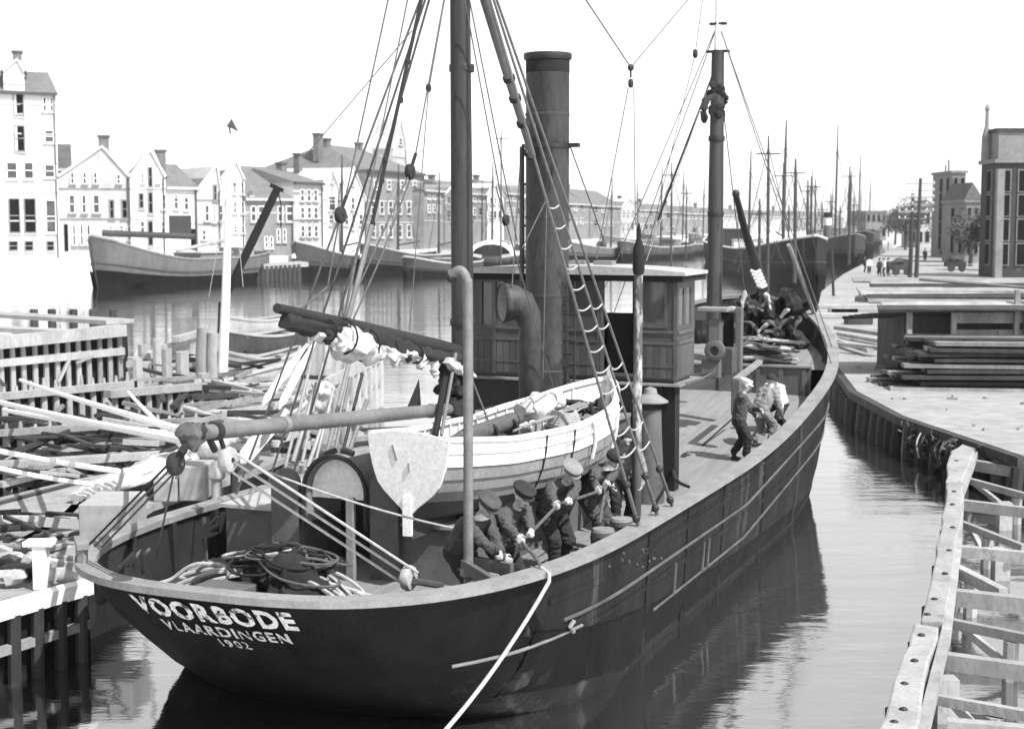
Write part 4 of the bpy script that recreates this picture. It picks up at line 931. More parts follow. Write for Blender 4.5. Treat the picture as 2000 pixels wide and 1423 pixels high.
def hpos(px, py, v, dv, du=0.0):                       # feet of a man whose cap top is seen at a pixel
    p = SL(px + 28, py + 22, v=v); return (v - dv, p.y + du)
person('man in dark cap and white neckerchief stooping over the bench at the ships stern', hpos(955, 975, 2.3, .5), 1.17, R(110), .66, .82, 0, (Hd(985, 1098, 2.5), Hd(1003, 1105, 2.55)), (CM_, CD, 'skin', 'boot'), 'cloth_mid', 'flat', 'cloth_light', nod=.45, **KW)
person('bearded man in dark sweater and cap hauling the rope over the stern rail', hpos(1018, 952, 2.5, .42), 1.17, R(112), .6, .83, 0, (Hd(1044, 1060, 2.78), Hd(1033, 1085, 2.85)), (CM_, CD, 'skin', 'boot'), 'cloth_dark', 'flat', None, nod=.2, beard=True, **KW)
ROPEP.append(list(LASTH))
person('man in a pale flat cap bending over the rope beside the white boat', hpos(1112, 922, 2.45, .5, .25), 1.16, R(125), .68, .84, 0, (Hd(1083, 1047, 2.7), Hd(1092, 1042, 2.7)), (CM_, CD, 'skin', 'boot'), 'cloth_grey', 'flat', None, nod=.35, **KW)
ROPEP.append(list(LASTH))
person('man in dark round cap and white scarf pulling the rope near the bollards', hpos(1202, 918, 2.5, .5, -.1), 1.16, R(115), .7, .82, 0, (Hd(1136, 1026, 2.7), Hd(1168, 1012, 2.7)), (CM_, CM_, 'skin', 'boot'), 'cloth_dark', 'knit', 'cloth_light', nod=.3, **KW)
ROPEP.append(list(LASTH))
p5_ = P_(1222, 872, 1.95)
person('stooping man in a light shirt half hidden behind the starboard shrouds', (1.9, p5_.y), 1.16, R(150), .5, .9, 0, (None, None), ('cloth_grey', CD, 'skin', 'boot'), 'cloth_dark', 'hair', None, nod=.4, H=1.8)
p6_ = P_(1455, 757, 2.5)
person('man in a white cap and grey jacket standing by the starboard rail amidships', (2.42, p6_.y), zd(p6_.y), R(75), .12, .91, 0, (Hd(1484, 800, 2.8), Hd(1480, 815, 2.7)), ('cloth_mid', CD, 'skin', 'boot'), 'white_paint', 'white', None, H=1.6, nod=.3)
p7_ = P_(1500, 790, 2.62)
person('man in grey shirt seen from behind, bowed against the rail amidships', (2.55, p7_.y - .1), zd(p7_.y), R(25), .5, .82, .1, (None, None), ('cloth_grey', 'cloth_grey', 'skin', 'boot'), 'cloth_dark', 'hair', None, H=1.6, nod=.7)
p8_ = P_(1527, 772, 2.6)
person('dark-haired man in a white shirt crouching at the rail beside two companions', (2.5, p8_.y), zd(p8_.y), R(200), .6, .66, 0, (Hd(1525, 835, 2.75), Hd(1545, 830, 2.8)), ('cloth_light', CD, 'skin', 'boot'), 'cloth_dark', 'hair', None, H=1.6, nod=.5)
# the hauled rope, over the rail and down
fk = SL(1057, 1105, v=3.0); fk.z = zr(fk.y) + .05
mr = thing('mooring_rope', 'pale mooring rope hauled by the men, running over the rail to the water', 'rope', fk, ship=True)
hp_ = sorted([q_ for hs in ROPEP for q_ in hs], key=lambda q_: -q_.y)
MB().tube(spline([Vector((2.72, SL(1214, 1018, v=2.72).y, 1.75)), Vector((2.66, SL(1178, 1030, v=2.72).y, 1.76))] + hp_ + [fk.lerp(hp_[-1], .3) + Vector((0, 0, .03)), fk], 5), .022, 8).build('hauled_part', 'rope_grey', mr, smooth=True)
en = at(838, 1460, z=1.0); enl = SHIPI @ en
MB().tube([fk, fk + Vector((.14, -.1, -.04))] + cat_line(fk + Vector((.16, -.15, -.12)), enl, .12, 10), .024, 8).build('outboard_part', 'rope_light', mr, smooth=True)

# ------------------------------------------------------------------ ropes and nets heaped on deck
random.seed(17)
rh = thing('rope_heap', 'heap of coiled light and dark rope behind the stern rail', 'rope heap', SL(540, 1130, z=1.5), ship=True)
hc_ = SL(545, 1135, z=1.55)
lumpy([hc_ + Vector((-.75, .25, -.12)), hc_ + Vector((-.2, .1, .02)), hc_ + Vector((.3, -.1, .02)), hc_ + Vector((.8, -.25, -.14))], .42, .40, 14, .3, 12, .85).build('tarred_coil', 'rope_dark', rh, smooth=True)
for k in range(26):                                   # irregular turns draped over the mound
    r0_ = random.uniform(.18, .52); cx_, cy_ = random.uniform(-.3, .4), random.uniform(-.2, .22); p1_, p2_, p3_k = [random.uniform(0, 6.28) for _ in range(3)]; pts = []
    for a in [i_ * math.pi / 14 for i_ in range(28)]:
        q_ = r0_ * (1 + .16 * math.sin(2 * a + p1_) + .1 * math.sin(3 * a + p2_)); x_, y_ = cx_ + math.cos(a) * q_ * 1.2, cy_ + math.sin(a) * q_ * .75
        pts.append(hc_ + Vector((x_, y_, .06 + .28 * math.exp(-(x_ * x_ / .55 + y_ * y_ / .3)) + .006 * k + .05 * math.sin(a + p3_k))))
    MB().tube(pts, .021, 6, closed=True).build('loop', random.choice(('rope_dark', 'rope_dark', 'rope_grey', 'rope_light')), rh, smooth=True)
for k in range(30):
    sx = random.choice((-1, 1, -1)); a = hc_ + Vector((sx * random.uniform(.3, .6), random.uniform(-.3, .3), .12)); b = hc_ + Vector((sx * random.uniform(1.0, 1.5), random.uniform(-.55, .2), random.uniform(-.2, -.02)))
    m1 = a.lerp(b, .5) + Vector((random.uniform(-.1, .1), random.uniform(-.1, .1), random.uniform(.02, .15)))
    MB().tube(spline([a, m1, b, b + Vector((random.uniform(-.2, .2), random.uniform(-.3, 0), -.03))]), .026, 6).build('bight', 'rope_light', rh, smooth=True)
nh = thing('net_heap', 'pale folded herring nets piled on the foredeck by the starboard bulwark', 'net', (1.2, 22.3, 2.8), ship=True)
random.seed(23)
for k in range(14):
    a = Vector((random.uniform(.2, .6), random.uniform(21.7, 22.9), 2.82 + .035 * k)); b = Vector((random.uniform(1.4, 2.1), a.y + random.uniform(-.3, .3), 2.82 + .035 * k))
    lumpy([a, a.lerp(b, .35) + Vector((0, random.uniform(-.15, .15), .04)), a.lerp(b, .7), b], .13, .13, 8, .4, 50 + k, .45).build('fold', random.choice(('rope_grey', 'rope_grey', 'rope_light', 'rope_light')), nh, smooth=True)
gh = thing('gear_heap', 'black heap of stowed canvas and tackle around the bowsprit heel', 'gear', (.1, 23.6, 3.0), ship=True)
for k in range(22):
    px, py = random.uniform(1450, 1560), random.uniform(585, 668); c = SL(px, py, u=22.9 + .05 * k); a = random.uniform(0, 3.1)
    d = Vector((math.cos(a) * .35, .1, math.sin(a) * .3)); lumpy([c - d, c - d * .3 + Vector((0, 0, .06)), c + d * .4, c + d], random.uniform(.1, .22), random.uniform(.08, .18), 9, .5, 70 + k).build('canvas_fold', 'canvas_dark', gh, smooth=True)
for k in range(16):
    px, py = random.uniform(1448, 1560), random.uniform(565, 665); c = SL(px, py, u=22.7); a = random.uniform(0, 6.28)
    d = Vector((math.cos(a) * .16, -.03, math.sin(a) * .12)); lumpy([c - d, c + Vector((.03, 0, .05)), c + d, c + d * 1.7 - Vector((0, 0, .1))], .055, .04, 7, .5, 300 + k).build('tackle', random.choice(('rope_light', 'rope_grey', 'rope_grey', 'canvas')), gh, smooth=True)
c = SL(1430, 620, u=19.5)
q = thing('life_ring', 'pale ring fender hanging beside the foremast foot', 'ring', c, ship=True)
MB().tube([c + Vector((math.cos(a) * .2, 0, math.sin(a) * .2)) for a in [i * math.pi / 10 for i in range(20)]], .06, 8, closed=True).build('ring', 'rope_light', q, smooth=True)
q = thing('anchor_chain', 'black chain and blocks lying on deck beside the wheelhouse leg', 'chain', SL(1345, 890, z=1.5), ship=True)
for k in range(7):
    c = SL(1330 + 7 * k, 893 - 2 * k, z=1.52) ; MB().tube([c + Vector((math.cos(a) * .1, math.sin(a) * .06, .04 * math.cos(a + k))) for a in [i * math.pi / 5 for i in range(10)]], .025, 6, closed=True).build('link', 'iron', q, smooth=True)
MB().tube(spline([SL(1310, 900, z=1.5), SL(1320, 935, v=2.6), SL(1345, 950, v=2.7)]), .03, 6).build('hoop', 'iron', q, smooth=True)
# ------------------------------------------------------------------ right-hand quay, timber jetty and lumber
QZ = 1.0
qe = [(11.35, 33.2), (10.5, 40), (10.6, 46), (12.6, 60), (17, 84), (23, 112), (33, 150), (76, 300), (175, 620), (330, 1000)]   # water's edge
qpoly = [Vector((x, y, QZ)) for x, y in qe]
fr_ = [Vector((60, 1000, QZ)) if False else Vector((900, 1000, QZ)), Vector((900, 30.5, QZ)), Vector((13.2, 32.4, QZ))]
gm = MB(); top = qpoly + fr_; n_ = len(top)
gm.add(top + [p - Vector((0, 0, 1.6)) for p in top], [tuple(range(n_))] + [(i, (i + 1) % n_, (i + 1) % n_ + n_, i + n_) for i in range(n_)])
go = gm.build('quay', 'ground'); tag(go, kind='structure')
bm = bmesh.new(); bm.from_mesh(go.data); bmesh.ops.triangulate(bm, faces=bm.faces); bm.to_mesh(go.data); bm.free()
# pile wall under the near quay edge
pw = thing('timber_pile_wall', 'dark timber pile wall under the edge of the bright quay', 'wall', (10.6, 40, 0))
cap_pts = [Vector((11.3, 33.0, .86)), Vector((10.42, 40, .86)), Vector((10.48, 46, .86)), Vector((12.45, 60, .86))]
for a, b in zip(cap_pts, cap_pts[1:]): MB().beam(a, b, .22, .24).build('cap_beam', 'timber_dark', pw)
path = []
for a, b in zip(cap_pts, cap_pts[1:]):
    n_ = int((b - a).length / .82)
    for k in range(n_): path.append(a.lerp(b, k / n_))
random.seed(31)
for p in path:
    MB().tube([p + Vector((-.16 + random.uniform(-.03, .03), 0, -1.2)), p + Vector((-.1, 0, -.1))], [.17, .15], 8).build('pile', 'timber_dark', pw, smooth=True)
for a, b in zip(cap_pts, cap_pts[1:]): MB().beam(a + Vector((.12, 0, -.45)), b + Vector((.12, 0, -.45)), .06, .7).build('pile_backing', 'timber', pw)
# dark wet bushes / tyres at the corner
tb = thing('weed_clump', 'dark weed clump hanging at the quay corner by the jetty', 'weeds', (11.0, 34.5, .6))
wb = MB()
for k in range(1100):
    Yq = random.uniform(34.6, 39.0); X_ = interp(Yq, [33.2, 40], [11.35, 10.5]) - abs(random.gauss(.12, .14)); c = Vector((X_, Yq, random.uniform(.05, .98) * (.6 + .4 * math.sin(Yq * 2.3) ** 2)))
    e1 = Vector((random.gauss(0, 1), random.gauss(0, 1), random.gauss(-.4, 1))).normalized() * .1; e2 = e1.orthogonal().normalized() * .04
    wb.add([c - e1, c + e2, c + e1, c - e2], [(0, 1, 2, 3)])
wb.build('leaves', 'leaf', tb)
for k in range(12):
    Yq = random.uniform(34.8, 38.5); c = Vector((interp(Yq, [33.2, 40], [11.35, 10.5]) - .3, Yq, .8)); MB().tube(spline([c, c + Vector((-.15, random.uniform(-.3, .3), -.25)), c + Vector((-.1, random.uniform(-.4, .4), -.6))]), .025, 5).build('stem', random.choice(('canvas_dark', 'rope_light', 'leaf')), tb)

def rough_up(ob, amp, seed, cuts=3):                    # hewn, worn edges
    bm = bmesh.new(); bm.from_mesh(ob.data); rnd = random.Random(seed)
    bmesh.ops.subdivide_edges(bm, edges=[e for e in bm.edges if e.calc_length() > .7], cuts=cuts); bmesh.ops.triangulate(bm, faces=[f for f in bm.faces if len(f.verts) > 4])
    for v in bm.verts: v.co += Vector((rnd.uniform(-amp, amp), rnd.uniform(-amp, amp), rnd.uniform(-amp, amp) * .6))
    bm.to_mesh(ob.data); bm.free()
jt = thing('timber_jetty', 'pale timber jetty of heavy baulks and cross beams right of the ship', 'jetty', at(1850, 1100, z=0))
def jp(px, py, z): return at(px, py, z=z)
JZ = .86
bau = [((1888, 850), (1862, 938), .62), ((1866, 940), (1815, 1208), .72), ((1808, 1213), (1700, 1480), .74)]
edges = [[(1905, 850), (1858, 880), (1849, 905), (1849, 940), (1876, 940), (1913, 862)],
         [(1849, 942), (1846, 975), (1838, 1020), (1827, 1080), (1798, 1210), (1846, 1212), (1864, 1080), (1879, 1000), (1882, 942)],
         [(1788, 1217), (1754, 1300), (1715, 1430), (1700, 1500), (1772, 1500), (1792, 1430), (1812, 1310), (1834, 1222)]]
for k, e in enumerate(edges):
    pts = [jp(x, y, JZ) for x, y in e]; MB().prism([p - Vector((0, 0, .42)) for p in pts], (0, 0, .42)).build('baulk', 'timber_pale', jt, bevel=.03)
    rough_up(jt.children[-1], .025, 500 + k)
for k in range(9):
    px, py = ((1868, 905), (1862, 950), (1845, 1040), (1832, 1110), (1815, 1190), (1790, 1260), (1770, 1330), (1750, 1390), (1740, 1440))[k]
    c = jp(px + 12, py, .4); MB().tube([(c.x, c.y, -1.2), (c.x, c.y, .43)], .2, 9).build('pile', 'timber_dark', jt, smooth=True)
beams = [((1890, 870), (2080, 900)), ((1885, 905), (2080, 936)), ((1880, 935), (2080, 990)), ((1880, 985), (2080, 1010)), ((1872, 1020), (2000, 1070)), ((1868, 1075), (2080, 1095)), ((1862, 1110), (1960, 1160)), ((1858, 1165), (2080, 1190)), ((1850, 1215), (2080, 1262)), ((1850, 1290), (2080, 1322)), ((1830, 1365), (2080, 1410)), ((1850, 1420), (2080, 1440))]
for k, (a, b) in enumerate(beams):
    A, B = jp(*a, .62 - .03 * (k % 2)), jp(*b, .62 - .03 * (k % 2)); w_ = (.15, .2, .11, .17, .1, .16)[k % 6]
    MB().beam(A, B, w_, w_ * 1.2).build('cross_beam', 'timber_pale', jt)
    if k % 2 == 0:
        C = A.lerp(B, .35 + .1 * (k % 3)); MB().tube([(C.x, C.y, -1.2), (C.x + .02, C.y, C.z - .08)], .11, 8).build('pile', 'timber_pale', jt, smooth=True)
        MB().beam(A + Vector((.2, 0, -.05)), C + Vector((0, 0, -.45)), .08, .1).build('brace', 'timber', jt)
ST_ = [((1912, 870), (1878, 960)), ((1878, 960), (1872, 1060)), ((1872, 1060), (1848, 1240)), ((1848, 1240), (1800, 1440))]
for a, b in ST_: MB().beam(jp(*a, .74), jp(*b, .74), .12, .16).build('stringer', 'timber_pale', jt)
for px, py in ((1962, 985), (1955, 1075), (1848, 1330)):
    c = jp(px, py, .5); MB().box((c.x - .13, c.y - .13, -1), (c.x + .13, c.y + .13, .55)).build('post', 'timber_pale', jt)
# dark strip under the quay end, standing in for the wall's shadow
MB().beam(at(1915, 872, z=.5), at(2120, 905, z=.5), .3, .9).build('quay_shade_strip', 'timber_dark', jt)

random.seed(71)
for px, py in ((1870, 900), (1862, 960), (1866, 985), (1855, 1030), (1850, 1075), (1840, 1120), (1828, 1170), (1815, 1200), (1805, 1240), (1790, 1290), (1772, 1335), (1762, 1385), (1748, 1410)):
    c = jp(px + random.uniform(-6, 6), py, JZ); MB().lathe((c.x, c.y, JZ - .01), [(.05, 0), (.05, .02), (.03, .035), (.005, .036)], 7).build('bolt', 'iron', jt)
lt = MB()
for k in range(420):
    Yq = 34 + 70 * random.random() ** 1.6; X0 = interp(Yq, [q_[1] for q_ in qe], [q_[0] for q_ in qe]) + .6; X_ = X0 + random.random() * (18 + Yq * .2); a = random.uniform(0, 3.14); l_ = random.choice((.06, .08, .12, .3, .5, .9)); d_ = Vector((math.cos(a), math.sin(a), 0)) * l_ / 2
    lt.beam(Vector((X_, Yq, QZ + .03)) - d_, Vector((X_, Yq, QZ + .03)) + d_, random.uniform(.04, .1), random.uniform(.03, .07))
lo_ = lt.build('quay_litter', 'timber'); tag(lo_, 'chips, sticks and stones littering the sandy quay', 'litter', kind='stuff')
# lumber shed: a roof of boards on trestles with a stack below
def gq(px, py, z=QZ): return at(px, py, z=z)
ls = thing('lumber_shed', 'low open shed roofed with loose boards over a dark timber stack', 'shed', gq(1850, 700))
SY = 50.0
def shd(px, py, dY=0.0): return at(px, py, Y=SY + dY)
zr0 = shd(1780, 592).z
for k in range(9):                                    # roof boards, lapped up the slope
    t = k / 8; x0 = 11.9 + random.uniform(-.3, .5) + .5 * t; a = Vector((x0, lerp(50.3, 53.9, t), lerp(3.3, 4.1, t))); b = a + Vector((8.2 + random.uniform(-.5, .5), -.7, random.uniform(-.06, .1)))
    MB().beam(a, b, .55, .06, (0, -.22, 1)).build('roof_board', 'timber' if k % 3 else 'timber_dark', ls)
for k in range(4):
    a = Vector((shd(1700, 590).x - .1 * k, SY + 1.3 + k * .5, 3.0 - .06 * k)); MB().beam(a, a + Vector((5.5, -.7, .2)), .2, .1).build('roof_bearer', 'timber_dark', ls)
xl, xr = shd(1778, 650).x, shd(1868, 650).x
MB().box((xl, SY + .8, QZ), (xr, SY + 4.5, 3.0)).build('dark_stack', 'timber_dark', ls)
for x in (xl + .05, xr, xr + 2.1, xr + 2.45): MB().box((x - .08, SY + .25, QZ), (x + .08, SY + .42, 3.15 if x < xr + 2 else 3.9)).build('post', 'timber', ls)
for z, h in ((1.98, .1), (2.22, .34), (2.78, .36)): MB().box((xr + .1, SY + .45, z), (xr + 2.8, SY + .55, z + h)).build('side_board', 'timber', ls)
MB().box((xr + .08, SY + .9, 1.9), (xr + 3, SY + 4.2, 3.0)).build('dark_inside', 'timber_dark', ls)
a, b = at(1795, 545, Y=47), at(2010, 562, Y=46); MB().tube([a, b], .05, 8).build('long_pole', 'spar_wood', ls, smooth=True)
st_ = thing('timber_stack', 'stack of dark rough planks in front of the lumber shed', 'timber stack', gq(1900, 720))
random.seed(8)
for row in range(9):
    for k in range(6):
        x0 = shd(1775, 690, -3).x + random.uniform(-.3, .3) + .35 * (row % 2); y = 46.2 + k * .62 + random.uniform(-.08, .08); z = QZ + .07 + row * .17 + random.uniform(-.02, .02)
        MB().beam((x0 + (5 - row) * -.12, y, z), (x0 + 6.4 + random.uniform(-.9, .9), y - .6 + random.uniform(-.2, .2), z + random.uniform(-.05, .05)), .5, .11).build('plank', 'timber_dark' if (row + k) % 4 else 'timber', st_)
for k, (a, b, w_) in enumerate((((1812, 718), (1942, 752), .2), ((1640, 652), (1730, 668), .28), ((1618, 660), (1700, 685), .25), ((1632, 640), (1740, 655), .2), ((1600, 668), (1720, 680), .3))):
    A, B = gq(*a, QZ + .12 + .05 * k), gq(*b, QZ + .12 + .05 * k)
    o = MB().beam(A, B, w_, .16).build('timber_baulk', 'timber', org=A)
    tag(o, ('long pale plank lying alone on the quay near the stack', 'dark-edged baulk pointing from the bow towards the shed', 'shorter baulk lying nearest the ships bow', 'thin long board behind the other baulks by the bow', 'broad timber lying flat against the quay by the bow')[k], 'timber', 'loose timbers on the quay')
random.seed(9)
for k, (px, py, l, w_, h, lb) in enumerate(((1598, 603, 3.5, .5, .25, 'pale squared block farthest up the quay beside the bow'), (1620, 612, 3, .5, .3, 'long pale block lying second along the quay edge'), (1622, 612, 1.6, .4, .35, 'grey block on the sand right of the pale ones'), (1655, 634, 1.3, .9, .35, 'dark low heap on the bright sand behind the baulks'), (1590, 622, 3, .5, .3, 'pale beam nearest the bow railing on the quay'))):
    c = gq(px, py); o = MB().box((c.x, c.y, QZ), (c.x + l, c.y + w_, QZ + h)).build('stone_block', 'timber_white' if k < 2 or k == 4 else ('timber' if k == 2 else 'timber_dark'), org=c, bevel=.05); tag(o, lb, 'block')
c = gq(1727, 645); o = MB().lathe((c.x, c.y, QZ), [(.16, 0), (.13, .1), (.12, .6), (.17, .7), (.1, .78)], 10).build('mooring_post', 'timber', org=c, smooth=True); tag(o, 'short grey mooring post alone on the sandy quay', 'post')
# upturned punt
c = gq(1728, 590); pb = thing('upturned_punt', 'small black boat lying on the quay beyond the loose baulks', 'boat', c)
rows = []
for k in range(9):
    t = k / 8; w_ = .75 * math.sin(math.pi * min(.97, max(.03, t))) ** .6; x = lerp(-1.9, 1.9, t); rows.append([c + Vector((x, w_ * math.cos(a), .06 + .55 * math.sin(a) * (.6 + .4 * math.sin(math.pi * t)))) for a in [i * math.pi / 8 for i in range(9)]])
MB().loft(rows).build('bottom', 'timber_dark', pb, smooth=True); MB().beam(c + Vector((-1.7, 0, .5)), c + Vector((1.7, 0, .62)), .06, .08).build('keel', 'timber_dark', pb)
# thin post at the far mooring, and telegraph poles
c = gq(1628, 578); o = MB().tube([(c.x, c.y, QZ), (c.x - .2, c.y, QZ + 3.2)], .1, 8).build('leaning_post', 'timber_dark', org=c, smooth=True); tag(o, 'thin leaning post on the quay edge by the far black ship', 'post')
for k, (px, yb, yt, lb) in enumerate(((1789, 556, 348, 'taller dark telegraph pole with many crossarms on the quay road'), (1777, 552, 378, 'shorter telegraph pole left of the taller one'))):
    c = gq(px, yb); top_ = at(px + (9 if k == 0 else 6), yt, Y=c.y); tp = thing('telegraph_pole', lb, 'telegraph pole', c, group='telegraph poles on the quay')
    MB().tube([c, Vector((top_.x, top_.y, top_.z))], [.2, .13], 8).build('pole', 'timber_dark', tp, smooth=True)
    for j in range(5 if k == 0 else 4):
        z = top_.z - .5 - j * .55; MB().box((top_.x - 1.2, top_.y - .05, z), (top_.x + 1.2, top_.y + .05, z + .1)).build('crossarm', 'timber', tp)
        for x in (-1.1, -.6, .6, 1.1): MB().lathe((top_.x + x, top_.y, z + .1), [(.04, 0), (.06, .05), (.05, .14), (.01, .16)], 6).build('insulator', 'white_paint', tp)
c = gq(1780, 575); MB()
# people and carts far along the quay
for k, (px, py, m, lb) in enumerate(((1688, 533, 'cloth_dark', 'figure at the left end of the group on the far quay'), (1697, 536, 'cloth_light', 'pale-dressed figure in the group on the far quay'), (1718, 541, 'cloth_mid', 'figure standing in the middle of the far quay group'), (1727, 541, 'cloth_light', 'light-jacketed figure between two dark ones on the far quay'), (1735, 541, 'cloth_dark', 'dark figure standing tallest in the far quay group'), (1806, 512, 'cloth_dark', 'lone dark figure on the road behind the telegraph poles'))):
    c = gq(px, py); person(lb, (c.x, c.y), QZ, 2.0 + k, .05, .92, 0, (None, None), (m, 'cloth_dark', 'skin', 'boot'), 'cloth_dark', 'flat', None, ship_=False, voxel=.06, detail=False, group='people on the far quay', stride=.05)
def cart(px, py, lb, l=2.0):
    c = gq(px, py); t = thing('handcart', lb, 'cart', c)
    MB().box((c.x - l / 2, c.y - .5, QZ + .65), (c.x + l / 2, c.y + .5, QZ + 1.15)).build('tray', 'timber_dark', t); MB().beam((c.x + l / 2, c.y, QZ + .8), (c.x + l / 2 + 1.1, c.y, QZ + .95), .1, .08).build('shaft', 'timber', t)
    for s in (-.6, .6):
        MB().tube([(c.x + s * l * .45, c.y - .56, QZ + .5 + 0), (c.x + s * l * .45, c.y - .5, QZ + .5)], .38, 14).build('wheel', 'timber_dark', t)
    lumpy([Vector((c.x - l * .4, c.y, QZ + 1.25)), Vector((c.x, c.y, QZ + 1.45)), Vector((c.x + l * .4, c.y, QZ + 1.2))], .35, .35, 8, .3, int(px)).build('load', 'cloth_mid', t, smooth=True)
cart(1758, 540, 'dark laden handcart right of the people on the far quay'); cart(1865, 533, 'pale-loaded cart at the foot of the dark brick house'); cart(1850, 505, 'laden cart farther up the quay road by the bushes')

# ------------------------------------------------------------------ left timber works and boats
def wz(px, py): return at(px, py, z=0)
def palisade(name, label, x0, y0b, x1, y1b, ytop0, ytop1, n, walings, w_=.18, mat='timber_white', deckw=0, backing=True, over=0):
    A, B = wz(x0, y0b), wz(x1, y1b); h0 = at(x0, ytop0, Y=A.y).z; h1 = at(x1, ytop1, Y=B.y).z
    t = thing(name, label, 'pile wall', A.lerp(B, .5)); rnd = random.Random(x0 * 7 + y0b)
    for k in range(n):
        s = (k + .5) / n; p = A.lerp(B, s); h = lerp(h0, h1, s)
        x_ = rnd.uniform(-.06, .06)
        MB().tube([(p.x, p.y, -.8), (p.x + x_ * .3, p.y, h * .75), (p.x + x_ * .5, p.y, h + rnd.uniform(-.12, .05) + over)], [w_ * .62, w_ * .55, w_ * (.42 if not over else .2)], 7).build('pile', mat if rnd.random() < .8 else 'timber', t, smooth=True)
    for f_, hh, th, mt in walings:
        MB().beam(A + Vector((0, -.2, h0 * f_)), B + Vector((0, -.2, h1 * f_)), th, hh).build('waling', mt, t)
    if backing:
        MB().beam(A + Vector((0, .35, h0 * .45)), B + Vector((0, .35, h1 * .45)), .1, h0 * .9).build('pile_backing', 'soot_and_shade', t)  # black sheet standing in for the shade between the piles
        for j in range(max(3, n // 3)):
            s = rnd.random(); p = A.lerp(B, s); q_ = A.lerp(B, min(1, s + rnd.uniform(.08, .2))); hh = lerp(h0, h1, s); MB().beam(p + Vector((0, -.32, hh * rnd.uniform(.1, .85))), q_ + Vector((0, -.3, hh * rnd.uniform(.1, .85))), .1, .1).build('strut', rnd.choice((mat, 'timber', 'timber_dark')), t)
    return t
palisade('pile_wall', 'tall timber pile wall with thick grey cap beam, farthest back on the left', -30, 782, 246, 757, 668, 640, 13, [(.97, .42, .5, 'timber'), (.62, .26, .2, 'timber_white')])
palisade('pile_wall', 'second timber pile wall standing in front of the tall capped one', -30, 868, 262, 822, 768, 742, 12, [(.92, .2, .22, 'timber_white')], over=.25)
palisade('pile_wall', 'low pile wall right of the second one with a long pale cap', 215, 842, 402, 812, 768, 752, 9, [(1.0, .22, .3, 'timber_white')])
palisade('pile_wall', 'third pile wall of short thick posts nearer the ship', -30, 912, 395, 872, 842, 815, 16, [(.95, .16, .2, 'timber')], over=.15)
palisade('pile_wall', 'low row of stubby posts under a thin pale rail', 60, 905, 420, 890, 878, 853, 13, [(1.0, .14, .35, 'timber_white')])
palisade('pile_wall', 'nearest low row of posts under a pale plank on the far left', -30, 962, 400, 928, 907, 880, 15, [(1.0, .16, .35, 'timber_white')])
palisade('pile_wall', 'white pile row standing in the basin behind the white boat', 640, 842, 745, 790, 742, 690, 9, [(.95, .3, .16, 'timber_white'), (.45, .16, .14, 'timber')], .3, 'timber_white', backing=False)
# flat white jetty with dark gaps at far left
jw = thing('plank_jetty', 'sunlit white plank jetty on trestles at the far left edge', 'jetty', wz(100, 700))
for (x0, y0, x1, y1, w_) in ((-40, 612, 235, 628, 1.6), (-40, 640, 120, 648, 1.0), (-40, 655, 60, 662, .6)):
    MB().beam(at(x0, y0, z=1.7), at(x1, y1, z=1.7), w_, .18).build('deck_plank', 'timber_white', jw)
for x in (30, 66, 110, 150, 190):
    c = at(x, 640, z=.9); MB().tube([(c.x, c.y + 3, -.8), (c.x, c.y + 3, 1.65)], .22, 8).build('pile', 'timber_dark', jw, smooth=True)
# loose bollards/dolphin cluster right of the tall wall
dl = thing('mooring_dolphin', 'cluster of pale mooring piles right of the tall pile wall', 'dolphin', wz(310, 780))
random.seed(12)
for k in range(9):
    px = random.uniform(262, 400); c = wz(px, random.uniform(745, 790)); MB().tube([(c.x, c.y, -.8), (c.x, c.y, random.uniform(.9, 2.1))], random.uniform(.16, .28), 8).build('pile', 'timber_white', dl, smooth=True)
for k in range(4):
    a, b = wz(255 + 30 * k, 765 - 4 * k), wz(345 + 20 * k, 742 - 4 * k); z = 1.0 + .25 * k; MB().beam((a.x, a.y, z), (b.x, b.y, z), .3, .22).build('tie_beam', 'timber_white', dl)
# moored workboats between the jetties and the ship
def small_boat(name, label, a, b, beam, depth, mat_o='timber_white', mat_i='boat_inside', thw=3, sheer=.35, cover=False, group=None):
    A, B = Vector(a), Vector(b); A.z = B.z = 0; d = (B - A); L_ = d.length; d.normalize(); r = Vector((d.y, -d.x, 0)); t_ = thing(name, label, 'boat', A.lerp(B, .5), group=group); rows = []; gun = {1: [], -1: []}
    for k in range(17):
        t = k / 16; w_ = beam / 2 * max(.03, 1 - abs(2 * t - 1) ** 2.6) ** .8; zt_ = depth + sheer * (2 * t - 1) ** 2; c = A + d * (L_ * t)
        rows.append([c - r * w_ + Vector((0, 0, zt_)), c - r * w_ * .9 + Vector((0, 0, .1)), c - r * w_ * .5 + Vector((0, 0, -.3)), c + r * w_ * .5 + Vector((0, 0, -.3)), c + r * w_ * .9 + Vector((0, 0, .1)), c + r * w_ + Vector((0, 0, zt_))])
        for s in (1, -1): gun[s].append(c + r * w_ * s + Vector((0, 0, zt_ + .02)))
    MB().loft(rows, caps=False, ringclosed=False).build('hull', mat_o, t_, smooth=True)
    for s in (1, -1): MB().tube(gun[s], .07, 6).build('gunwale', 'timber_white', t_, smooth=True)
    MB().loft([[q_[0].lerp(q_[5], .06) - Vector((0, 0, .28 if not cover else .04)), q_[0].lerp(q_[5], .94) - Vector((0, 0, .28 if not cover else .04))] for q_ in rows], caps=False, ringclosed=False).build('floor' if not cover else 'deck', mat_i, t_)
    for k in range(thw):
        i = 3 + k * (11 // max(1, thw - 1) if thw > 1 else 5); i = min(i, 13); MB().beam(rows[i][0].lerp(rows[i][5], .04) - Vector((0, 0, .12)), rows[i][0].lerp(rows[i][5], .96) - Vector((0, 0, .12)), .28, .05).build('thwart', 'timber_white', t_)
    return t_
